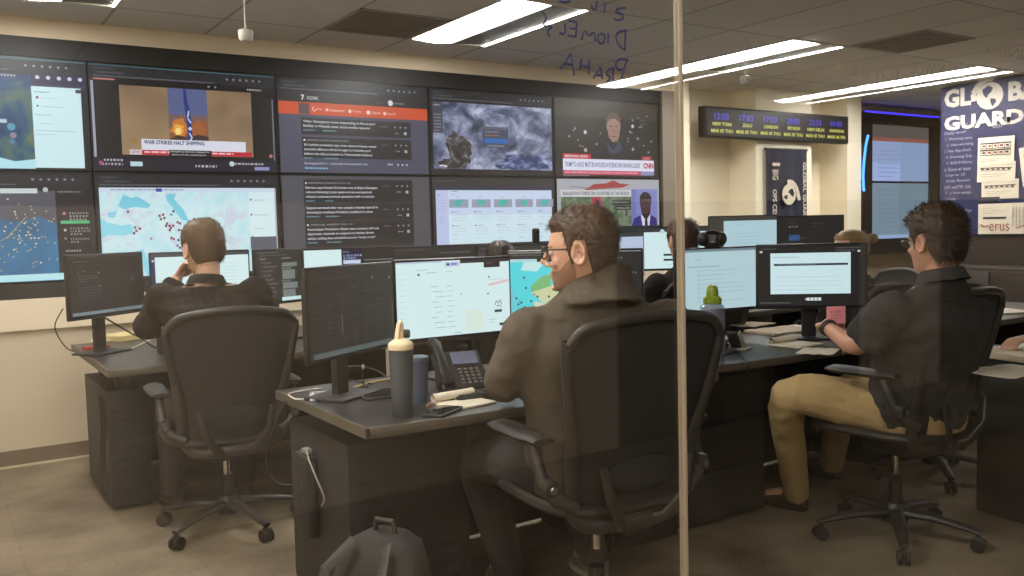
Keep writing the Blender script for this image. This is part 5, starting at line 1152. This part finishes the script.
def limb(mb, pts, rad, seg=14):
    """tapered tube with rounded joints"""
    P = [V(p) for p in pts]; out = []; rr_ = []
    for i in range(len(P)-1):
        for k in range(6):
            f = k/6; out.append(P[i].lerp(P[i+1], f)); rr_.append(rad[i]*(1-f)+rad[i+1]*f)
    out.append(P[-1]); rr_.append(rad[-1])
    # soften the corner
    for _ in range(2):
        out = [out[0]] + [(out[i-1]+out[i]*2+out[i+1])/4 for i in range(1, len(out)-1)] + [out[-1]]
    mb.tube(out, rr_, seg)
    mb.ball(P[0], rad[0]*.98, nu=12, nv=8)
def torso(mb, secs, seg=28):
    """secs: centre, half width, half depth, yaw"""
    rings = []
    for c, hw, hd, yw in secs:
        Rm = Matrix.Rotation(yw, 3, 'Z')
        rings.append([V(c) + Rm @ V((hw*abs(math.cos(a))**.85*(1 if math.cos(a) > 0 else -1), hd*abs(math.sin(a))**.9*(1 if math.sin(a) > 0 else -1), 0)) for a in [2*PI*k/seg for k in range(seg)]])
    mb.loft(rings)
def lerp_secs(secs, n=5):
    out = []
    for a, b in zip(secs[:-1], secs[1:]):
        for k in range(n):
            f = k/n; f2 = f*f*(3-2*f)
            out.append((V(a[0]).lerp(V(b[0]), f), a[1]*(1-f2)+b[1]*f2, a[2]*(1-f2)+b[2]*f2, a[3]*(1-f)+b[3]*f))
    out.append(secs[-1]); return out

def person(label, base, J, head, skinm, topm, legm, shoem, hairm, hair, sleeve='long', vox=.006, bulk=1., glasses=None, collar=None, beard=None, group=None, legs=True, topname='jacket', grow=.012, hands=True, hs=1.0):
    """J: joints in room space. head: (centre, yaw, pitch, roll)"""
    base = V(base)
    t = thing('person', label, 'person', base, 0, group)
    L = lambda p: V(p)-base
    J = {k: L(v) for k, v in J.items()}
    hc, Rh = L(head[0]), mtx(*head[1:])
    ty = J_yaw = head_yaw = 0
    sl, sr = J['sl'], J['sr']; ax = (sr-sl); ax.z = 0
    yw = math.atan2(ax.y, ax.x)
    mid = (sl+sr)/2; sw = (sr-sl).length/2
    hipm = J['pelvis']; neck = J['neck']
    fwd = Matrix.Rotation(yw, 3, 'Z') @ V((0, 1, 0))
    def secs(g, k=1.):
        ch = hipm.lerp(mid, .62); wa = hipm.lerp(mid, .28)
        return lerp_secs([(hipm-V((0, 0, .10)), (.15+g)*bulk, (.12+g)*bulk, yw), (hipm, (.178+g)*bulk, (.135+g)*bulk, yw), (wa, (.168+g)*bulk, (.128+g)*bulk, yw), (ch, (sw*.98+g), (.125+g)*bulk, yw),
                (hipm.lerp(mid, .86)+fwd*-.005, (sw*1.04+g), (.112+g)*bulk, yw), (mid+V((0, 0, .030)), (sw*.97+g*.7), (.080+g), yw), (mid.lerp(neck, .5)+V((0, 0, .030)), (sw*.62+g*.6), (.070+g*.6), yw), (neck+V((0, 0, .012)), .070+g*.5, .066+g*.5, yw)])
    body = MB()
    torso(body, secs(-.012))
    A = {}
    for s_, n in ((-1, 'l'), (1, 'r')):
        S, E, W = J['s'+n], J['e'+n], J['w'+n]
        limb(body, [S, E, W], [.052, .041, .026])
        d = (W-E).normalized()
        hd = J.get('h'+n); d2 = (hd - W).normalized() if hd is not None else d
        up = J.get('u'+n); up = V((0, 0, 1)) if up is None else (up + base)
        if hands: hand_into(body, W, d2, up, -s_ if n == 'l' else -s_, J_curl.get(n, .5), hs)
        if legs:
            limb(body, [J['h_'+n], J['k'+n], J['a'+n]], [.082, .056, .038])
            limb(body, [J['a'+n], J['a'+n]+V((0, 0, -.02)), J['t'+n]], [.036, .036, .026])
    # head
    hm = lambda p: hc + Rh @ V(p)*hs
    rings = [[hm(p) for p in r] for r in head_rings()]
    body.loft(rings)
    limb(body, [hm((0, -.040, -.045)), neck.lerp(hm((0, -.03, -.09)), .5), neck-V((0, 0, .05))+fwd*.015], [.054, .055, .052], 18)
    body.tube([hm((0, .080, .022)), hm((0, .098, .002)), hm((0, .111, -.018)), hm((0, .118, -.032))], [.0075, .0085, .0105, .0115], 10)
    for s_ in (-1, 1):
        body.ball(hm((s_*.012, .100, -.036)), .0085, nu=10, nv=8)
        body.ball(hm((s_*.030, .078, .022)), (.022, .012, .007), Rh, nu=12, nv=8)
        body.ball(hm((s_*.040, .058, -.030)), (.022, .020, .018), Rh, nu=12, nv=8)
        er = Rh @ Matrix.Rotation(s_*-.35, 3, 'Z') @ Matrix.Rotation(-.18, 3, 'X')
        body.tube([hm((s_*.078, -.002-.018*math.sin(q)-.012, -.006+.031*math.cos(q))) + (er @ V((s_*.011*(1-.3*math.cos(q)), 0, 0))) for q in [2*PI*k/16 for k in range(16)]], [.0062]*16, 7, closed=True)
        body.ball(hm((s_*.079, -.014, -.010)), (.007, .015, .024), er, nu=10, nv=8)
    body.ball(hm((0, .090, -.060)), (.022, .007, .005), Rh, nu=12, nv=8)
    body.ball(hm((0, .090, -.071)), (.020, .007, .006), Rh, nu=12, nv=8)
    body.ball(hm((0, .083, -.104)), (.020, .012, .013), Rh, nu=12, nv=8)
    bo = remesh(body, 'body', skinm, vox, 3, t)
    # eyes
    ew = mat('eye_white', (216, 206, 196), .25); ei = mat('iris_brown', (46, 34, 28), .2)
    for s_ in (-1, 1):
        e = MB(); e.ball(hm((s_*.031, .0755, .004)), .0125, nu=14, nv=10); e.ball(hm((s_*.031, .0845, .004)), .0055, nu=10, nv=8, mi=1)
        e.build('eye', [ew, ei], t)
    # hair: a skin of thickness over the skull that sinks under the face outside the hairline
    hr = MB(); nz_, na = 64, 110; rings = []
    rnd = random.Random(sum(map(ord, label)))
    for i in range(nz_):
        z = -.100 + .2188*(i/(nz_-1))**.85
        row = []
        for k in range(na):
            a = 2*PI*k/na; p0 = head_pt(z, a)
            m = hair_mask(hair, p0.x, p0.y, z)
            th = hair['th']*(1 + hair.get('top', .5)*max(0, z)/.11 + hair.get('front', .0)*max(0, p0.y)/.09*max(0, z)/.11)
            nn = mnoise.noise(V((p0.x, p0.y, z))*hair.get('freq', 60))*hair.get('amp', .003) + mnoise.noise(V((p0.x*1.2, p0.y, z))*22)*hair.get('amp2', .003)
            row.append(hm(head_pt(z, a, (th+nn)*m - .006*(1-m))))
        rings.append(row)
    hr.loft(rings)
    # strands
    for _ in range(hair.get('n', 1500)):
        a = rnd.uniform(0, 2*PI); z = rnd.uniform(-.095, .116); p0 = head_pt(z, a)
        m = hair_mask(hair, p0.x, p0.y, z)
        if m < .5: continue
        th = hair['th']*(1+hair.get('top', .5)*max(0, z)/.11+hair.get('front', .0)*max(0, p0.y)/.09*max(0, z)/.11)
        q0 = head_pt(z, a, th*.6); nrm = (head_pt(z, a, .02)-p0).normalized()
        down = V((0, -.6 if hair.get('back', True) else .3, -.8 if z < .07 else -.2)); tng = (down - nrm*down.dot(nrm))
        tng = (tng.normalized() + V((rnd.uniform(-1, 1), rnd.uniform(-1, 1), rnd.uniform(-1, 1)))*hair.get('mess', .4)).normalized()
        Ln = hair.get('len', .02)*rnd.uniform(.6, 1.2)
        q1 = q0 + tng*Ln*.6 + nrm*th*.75; q2 = q0 + tng*Ln + nrm*(th*.5)
        wv = nrm.cross(tng)*hair.get('w', .0016)
        hr.add([hm(q0-wv), hm(q0+wv), hm(q1+wv*.8), hm(q1-wv*.8), hm(q2)], [[0, 1, 2, 3], [3, 2, 4]])
    if hair.get('bun'):
        c = V(hair['bun']); bn = MB()
        for k in range(26):
            q = V((rnd.gauss(0, 1), rnd.gauss(0, 1), rnd.gauss(0, 1))).normalized()
            u = q.orthogonal().normalized()*.026; w2 = q.cross(u).normalized()*.026
            bn.tube([hm(c + u*math.cos(b)+w2*math.sin(b)+q*.006) for b in [2*PI*j/16 for j in range(16)]], .006, 6, closed=True)
        bn.build('hair_bun', hairm, t)
    hr.build('hair', hairm, t, angle=80)
    if beard:
        bd_ = MB(); rings = []
        for i in range(22):
            z = -.118+.13*i/21; row = []
            for k in range(60):
                a = 2*PI*k/60; p0 = head_pt(z, a)
                ck = -.050 if p0.y > .055 else -.050+.052*min(1, (.055-p0.y)/.06)
                m = max(0., min(1., .5+(ck-z)/.016))*max(0., min(1., .5+(p0.y+.004)/.012))
                if p0.y > .076 and z > -.050: m = 0.
                row.append(hm(head_pt(z, a, .0016*m - .006*(1-m))))
            rings.append(row)
        bd_.loft(rings); bd_.build('beard', beard, t)
    # clothing
    tp = MB(); torso(tp, secs(grow))
    for n in 'lr':
        S, E, W = J['s'+n], J['e'+n], J['w'+n]
        if sleeve == 'long':
            limb(tp, [S, E, E.lerp(W, .93)], [.070+grow*.6, .056+grow*.5, .040+grow*.4])
        else:
            limb(tp, [S, S.lerp(E, .5), S.lerp(E, .80)], [.070+grow*.5, .064+grow, .062+grow])
        tp.ball(S + V((0, 0, -.012)), .064+grow*.6, nu=14, nv=10)
    if collar == 'funnel':
        cn = neck + V((0, 0, .0)); up = (hm((0, -.03, -.09))-neck); up.normalize()
        ring = lambda h, r: [cn + V((0, 0, h*1.0)) + fwd*(.012*h/.05) + Matrix.Rotation(yw, 3, 'Z') @ V((r*math.cos(a), r*1.05*math.sin(a), .016*math.sin(a)*-1)) for a in [2*PI*k/26 for k in range(26)]]
        tp.loft([ring(-.035, .128), ring(.0, .114), ring(.035, .106), ring(.068, .104), ring(.080, .100), ring(.078, .092), ring(.04, .086)])
    top_o = remesh(tp, topname, topm, .009, 12, t, disp=((.10, .028), (.035, .008)))
    if collar == 'polo':
        cm = MB(); cn = neck
        for s_ in (-1, 1):
            pass
        ring = lambda h, r, dz: [cn + V((0, 0, h)) + Matrix.Rotation(yw, 3, 'Z') @ V((r*math.cos(a), r*1.02*math.sin(a), dz*-math.sin(a))) for a in [2*PI*k/26 for k in range(26)]]
        cm.loft([ring(.004, .098, .02), ring(.028, .084, .016), ring(.050, .074, .014), ring(.052, .070, .014), ring(.02, .072, .014)], cap=False)
        cm.build('collar', topm, t)
    if sleeve == 'long' and collar == 'funnel':
        cf = MB()
        for n in 'lr':
            E, W = J['e'+n], J['w'+n]
            cf.tube([E.lerp(W, .84), E.lerp(W, .95)], [.046, .043], 16)
        for q, n in enumerate('lr'):
            E, W = J['e'+n], J['w'+n]
            MB().tube([E.lerp(W, .86), E.lerp(W, .96)], [.045, .042], 16).build('cuff', topm, t)
    if legs:
        tr = MB(); torso(tr, lerp_secs([(hipm-V((0, 0, .11)), .17*bulk, .14*bulk, yw), (hipm, .192*bulk, .15*bulk, yw), (hipm+V((0, 0, .06)), .188*bulk, .145*bulk, yw)]))
        for n in 'lr':
            limb(tr, [J['h_'+n], J['k'+n], J['a'+n]-V((0, 0, .035))], [.100*bulk, .080, .058])
        remesh(tr, 'trousers', legm, .009, 5, t, disp=((.10, .014), (.03, .006)))
        for n in 'lr':
            a, o_ = J['a'+n], J['t'+n]; d = (o_-a); d.z = 0; ln = d.length; d.normalize(); x = V((d.y, -d.x, 0))
            fz = -base.z + .0
            sh = MB(); rings = []
            for f, hw, zt in ((-.30, .022, .07), (-.26, .032, .095), (-.1, .036, .105), (.2, .038, .10), (.5, .040, .065), (.8, .042, .048), (1.05, .036, .04), (1.2, .018, .032)):
                c = a + d*(ln*f)
                rings.append([V((c.x, c.y, 0)) + x*(hw*math.cos(q)) + V((0, 0, fz + .006 + zt*.5 + (zt*.5)*math.sin(q))) for q in [2*PI*k/16 for k in range(16)]])
            sh.loft(rings); so = sh.build('shoe', shoem[0], t)
            sl_ = MB(); sl_.loft([[V((c.x, c.y, 0)) + V((0, 0, fz+zz)) for c in [a + d*(ln*f) + x*hw for f, hw in ((-.31, .012), (-.2, .034), (.2, .036), (.7, .045), (1.1, .034), (1.22, .0), (1.1, -.034), (.7, -.045), (.2, -.036), (-.2, -.034), (-.31, -.012))]] for zz in (0, .018)])
            sl_.build('sole', shoem[1], so)
            if len(shoem) > 2:
                lc = MB()
                for k in range(4):
                    c = a + d*(ln*(.25+.13*k)); lc.tube([c+x*-.026+V((0, 0, fz+.084-.008*k-c.z)), c+V((0, 0, fz+.096-.008*k-c.z)), c+x*.026+V((0, 0, fz+.084-.008*k-c.z))], .005, 6)
                lc.build('laces', shoem[2], so)
    if glasses is not None:
        g = MB()
        for s_ in (-1, 1):
            g.tube([hm((s_*.033+.025*math.copysign(abs(math.cos(q))**.7, math.cos(q)), .104-.004*abs(math.cos(q)), .002+.018*math.copysign(abs(math.sin(q))**.7, math.sin(q)))) for q in [2*PI*k/20 for k in range(20)]], .0022, 6, closed=True)
            g.tube([hm((s_*.059, .100, .010)), hm((s_*.078, .07, .010)), hm((s_*.084, .0, .008)), hm((s_*.083, -.02, -.004))], .0024, 6)
        g.tube([hm((-.008, .106, .006)), hm((.0, .108, .009)), hm((.008, .106, .006))], .002, 6)
        g.build('glasses', glasses, t)
        ln_ = MB()
        for s_ in (-1, 1):
            ln_.add([hm((s_*.033+.024*math.cos(q), .104, .002+.0175*math.sin(q))) for q in [2*PI*k/16 for k in range(16)]], [list(range(16))])
        ln_.build('lenses', mat('spectacle_lens', (210, 214, 216), .05, alpha=.12), t)
    return t, hm, bo
def hair_mask(h, x, y, z):
    """1 inside the hair, 0 on the face and neck"""
    fl = h.get('fore', .068)                   # hairline height at the forehead
    # line running from forehead back over the temple, sideburn, round the ear, to the nape
    bu = h.get('burn', -.025); na = h.get('nape', -.075)
    def mixf(p, q, f): f = max(0., min(1., f)); return p+(q-p)*f
    if y > .030: lim = fl
    elif y > .010: lim = mixf(fl, bu, (.030-y)/.020)
    elif y > -.004: lim = mixf(bu, .034, (.010-y-.008)/.006) if y < .002 else bu
    elif y > -.036: lim = .034
    else: lim = mixf(.034, na, (-.036-y)/.014)
    d = (z-lim)/.014
    return max(0., min(1., .5+d*.5))
J_curl = {'l': .5, 'r': .5}

skinA = skin('fair_skin', (206, 158, 132)); skinB = skin('rosy_skin', (208, 156, 128)); skinC = skin('light_skin', (206, 162, 136))
brown = mat('dark_brown_hair', (76, 56, 41), .55, var=.3, scale=60); brown2 = mat('short_brown_hair', (88, 66, 44), .6, var=.25, scale=60)
brown3 = mat('wavy_brown_hair', (66, 49, 37), .55, var=.3, scale=40); blond = mat('dark_blond_hair', (150, 122, 84), .5, var=.35, scale=50); dkhair = mat('near_black_hair', (48, 38, 31), .55, var=.3, scale=50)
fleece = mat('olive_brown_fleece', (92, 83, 72), .95, spec=.1, var=.14, scale=60, bump=.5, bscale=400)
polo = mat('charcoal_polo', (64, 62, 60), .9, spec=.15, var=.08, scale=40, bump=.2, bscale=500)
dkshirt = mat('near_black_shirt', (40, 35, 31), .9, spec=.15, var=.1, scale=40)
khaki = mat('khaki_twill', (176, 150, 106), .85, spec=.2, var=.08, scale=30, bump=.2, bscale=300)
jean = mat('dark_trousers', (42, 38, 36), .85)
shoe1 = (mat('grey_sneaker', (120, 108, 92), .7), mat('sneaker_sole', (186, 176, 156), .6), mat('red_laces', (190, 90, 84), .7))
shoe2 = (mat('brown_shoe', (64, 50, 38), .5), mat('dark_sole', (30, 27, 25), .6))
wire = mat('dark_spectacle_frame', (30, 28, 30), .3)
stub = mat('beard_stubble', (88, 62, 46), .8, alpha=.34)

# --- man in the green fleece
hC = at(580, 251, 2.60)
Sl, Sr = at(526, 334, 2.60), at(667, 323, 2.72)
J = dict(pelvis=V((.84, -3.76, .62)), neck=at(597, 292, 2.63), sl=Sl, sr=Sr,
         el=at(504, 383, 2.67), wl=at(503, 386, 2.91), hl=at(509, 384, 3.02), er=at(688, 384, 2.74), wr=V((1.16, -3.28, .79)), hr=V((1.08, -3.20, .775)),
         h_l=V((.74, -3.72, .57)), h_r=V((.95, -3.72, .57)), kl=V((.70, -3.30, .55)), kr=V((1.04, -3.30, .55)), al=V((.86, -3.26, .10)), ar=V((1.19, -3.36, .10)), tl=V((.88, -3.12, .04)), tr=V((1.21, -3.22, .04)))
tC, hmC, boC = person('person in an olive brown fleece and glasses, seen from behind at the foreground desk', (.86, -3.72, 0), J, (hC, R_(38), R_(-3), R_(0)), skinA, fleece, jean, shoe1, brown,
    dict(th=.008, top=1.1, front=.2, fore=.066, nape=-.080, burn=-.035, n=4200, len=.013, mess=.9, amp=.0035, amp2=.004, freq=110, w=.0010), vox=.0055, bulk=1.05, glasses=wire, collar='funnel', beard=stub, grow=.02, hs=.99)

# --- man at the left desk
hL = at(203, 249, 4.12)
J_curl.update(l=1.0, r=.4)
J = dict(pelvis=V((.215, -1.90, .58)), neck=at(207, 287, 4.08), sl=at(164, 300, 4.06), sr=at(255, 293, 4.12),
         el=at(152, 338, 3.98), wl=at(176, 283, 3.88)*1.0, hl=at(184, 272, 3.96), er=at(268, 345, 4.30), wr=V((.40, -1.46, .79)), hr=V((.38, -1.36, .775)),
         h_l=V((.11, -1.86, .54)), h_r=V((.32, -1.86, .54)), kl=V((.08, -1.42, .54)), kr=V((.40, -1.42, .54)), al=V((.08, -1.42, .10)), ar=V((.42, -1.40, .10)), tl=V((.07, -1.27, .04)), tr=V((.44, -1.26, .04)))
J['el'] = V((J['el'].x, J['el'].y+.18, J['el'].z)); J['wl'] = at(178, 277, 4.26); J['hl'] = at(186, 266, 4.24)
person('person in a near black shirt at the left desk, hand raised to the chin', (.215, -1.88, 0), J, (hL, R_(7), R_(-5), R_(-3)), skinC, dkshirt, jean, shoe2, brown2,
    dict(th=.010, top=.6, fore=.07, nape=-.070, burn=-.030, n=2200, len=.012, mess=.35, amp=.0015, amp2=.002, w=.0011), vox=.006, bulk=1.08, collar='polo', grow=.018, topname='shirt', hs=1.05)

# --- man in the dark polo
J_curl.update(l=.7, r=.6)
hR = at(934, 242, 3.34)
J = dict(pelvis=V((2.46, -3.88, .60)), neck=at(942, 283, 3.32), sl=at(892, 310, 3.30), sr=at(972, 314, 3.46),
         el=at(856, 349, 3.42), wl=at(826, 326, 3.62), hl=at(838, 318, 3.72), er=V((2.66, -3.80, .82)), wr=V((2.62, -3.55, .80)), hr=V((2.60, -3.44, .785)),
         h_l=V((2.36, -3.82, .56)), h_r=V((2.57, -3.82, .56)), kl=at(782, 388, 3.72), kr=V((2.74, -3.32, .55)), al=onz(797, 488, .1), ar=onz(832, 459, .1), tl=V((0, 0, 0)), tr=V((0, 0, 0)))
for n, dx in (('l', -.03), ('r', .03)):
    a = J['a'+n]; a.z = .10; J['t'+n] = V((a.x+dx, a.y+.15, .04))
tR, hmR, boR = person('person with wavy brown hair, glasses, charcoal polo and khaki trousers right of the joint', (2.46, -3.78, 0), J, (hR, R_(-12), R_(-4), R_(0)), skinB, polo, khaki, shoe2, brown3,
    dict(th=.015, top=.75, front=.1, fore=.066, nape=-.085, burn=-.030, n=4200, len=.026, mess=.8, amp=.006, amp2=.008, freq=55, w=.0014), sleeve='short', vox=.006, bulk=1.12, glasses=wire, collar='polo', grow=.02, topname='polo_shirt')
# wrist watch
E, W_r = J['el'], J['wl']; ax = (W_r-E).normalized(); c0 = W_r - ax*.02 - V((2.46, -3.78, 0))
wt = MB(); u = ax.orthogonal().normalized(); v = ax.cross(u)
for off in (-.007, 0, .007): wt.tube([c0 + ax*off + (u*math.cos(q)+v*math.sin(q))*.0315 for q in [2*PI*k/20 for k in range(20)]], .0045, 6, closed=True)
wt.build('watch', mat('watch_band', (60, 52, 46), .5), tR)

# --- people farther back, partly hidden
def back_person(label, hpos, yaw, hairm, hair, topm, base_y=-.18, **k):
    h = V(hpos); Rz = Matrix.Rotation(yaw, 3, 'Z')
    g = lambda x, y, z: h + Rz @ V((x, y, 0)) + V((0, 0, z))
    zb = -h.z
    J = dict(pelvis=g(0, -.06, -.72), neck=g(0, -.05, -.16), sl=g(-.19, -.05, -.26), sr=g(.19, -.05, -.26), el=g(-.24, .06, -.50), er=g(.24, .06, -.50), wl=g(-.14, .28, -.47), wr=g(.14, .28, -.47),
             h_l=g(-.10, -.02, -.76), h_r=g(.10, -.02, -.76), kl=g(-.12, .42, -.76), kr=g(.12, .42, -.76), al=g(-.12, .42, 0), ar=g(.12, .42, 0), tl=g(-.12, .57, 0), tr=g(.12, .57, 0))
    for n in 'lr': J['a'+n].z = .10; J['t'+n].z = .04
    b = g(0, 0, 0); b.z = 0
    return person(label, b, J, (h, yaw+k.pop('hy', 0), 0, 0), skinC, topm, jean, shoe2, hairm, hair, vox=.010, grow=.015, topname='shirt', **k)
J_curl.update(l=.4, r=.4)
back_person('person whose dark hair just shows above the two column page', at(500, 263, 5.25), R_(-20), dkhair, dict(th=.010, top=.5, nape=-.08, n=900, len=.02, mess=.2), dkshirt)
back_person('person with brown hair partly hidden by the joint strip, in a dark top', at(682, 241, 5.35), R_(-18), mat('chestnut_hair', (82, 58, 44), .55, var=.25, scale=50), dict(th=.014, top=.4, nape=-.095, n=1200, len=.04, mess=.2), dkshirt)
back_person('person with dark blond hair in a bun behind the dark monitor with white window', at(849, 251, 5.3), R_(62), blond, dict(th=.006, top=.5, fore=.07, nape=-.08, n=1400, len=.05, mess=.15, bun=(.0, -.148, .070)), dkshirt)
# --- person at the right edge, only a forearm in the picture
hF = V((3.98, -4.30, 1.30))
J_curl.update(l=.35, r=.5)
fa = at(1006, 349, 3.70); fe = at(1058, 338, 3.95)
SHF = V((-.075, .02, .0))
J = dict(pelvis=V((4.12, -4.34, .60)), neck=V((4.08, -4.32, 1.12)), sl=V((4.02, -4.52, 1.02)), sr=V((4.06, -4.13, 1.02)), el=V((3.80, -4.46, .79)), wl=V((3.60, -4.22, .775)), er=V((3.62, -3.97, .80)), wr=V((3.36, -3.92, .785)), hr=V((3.24, -3.90, .775)), hl=V((3.5, -4.2, .775)),
         h_l=V((4.1, -4.45, .55)), h_r=V((4.1, -4.22, .55)), kl=V((3.66, -4.42, .54)), kr=V((3.66, -4.18, .54)), al=V((3.66, -4.42, .10)), ar=V((3.66, -4.18, .10)), tl=V((3.52, -4.42, .04)), tr=V((3.52, -4.18, .04)))
J = {k: v+SHF for k, v in J.items()}
person('person mostly out of frame, bare forearm resting on the right edge side desk', (4.1, -4.33, 0), J, (V((4.02, -4.33, 1.30)), R_(90), 0, 0), skinA, mat('navy_tee', (40, 44, 58), .9), jean, shoe2, dkhair, dict(th=.012, n=400), sleeve='short', vox=.008, topname='shirt', collar=None)

for lab, p, yw in (('office chair under the person whose dark hair just shows above the two column page', at(500, 263, 5.25), -20), ('office chair under the person partly hidden by the joint strip', at(682, 241, 5.35), -18), ('office chair under the person with the blond bun', at(849, 251, 5.3), 62), ('office chair of the person mostly out of frame', V((4.02, -4.31, 0)), 90)):
    dup(CH0, (p.x - .02*math.sin(R_(yw)), p.y - .02, 0), R_(yw), lab)
# ================================================================== view
vs = SC.view_settings
SC.display_settings.display_device = 'sRGB'
vs.view_transform = 'Standard'; vs.look = 'None'; vs.gamma = 1.0; vs.use_curve_mapping = False; vs.exposure = 0.0
wd = bpy.data.worlds.new('world'); SC.world = wd; wd.use_nodes = True
wd.node_tree.nodes['Background'].inputs[0].default_value = (.01, .009, .008, 1)
cy = SC.cycles
cy.use_denoising = True
cy.max_bounces = 8; cy.diffuse_bounces = 4; cy.glossy_bounces = 4; cy.transparent_max_bounces = 16
cy.sample_clamp_indirect = 6.0
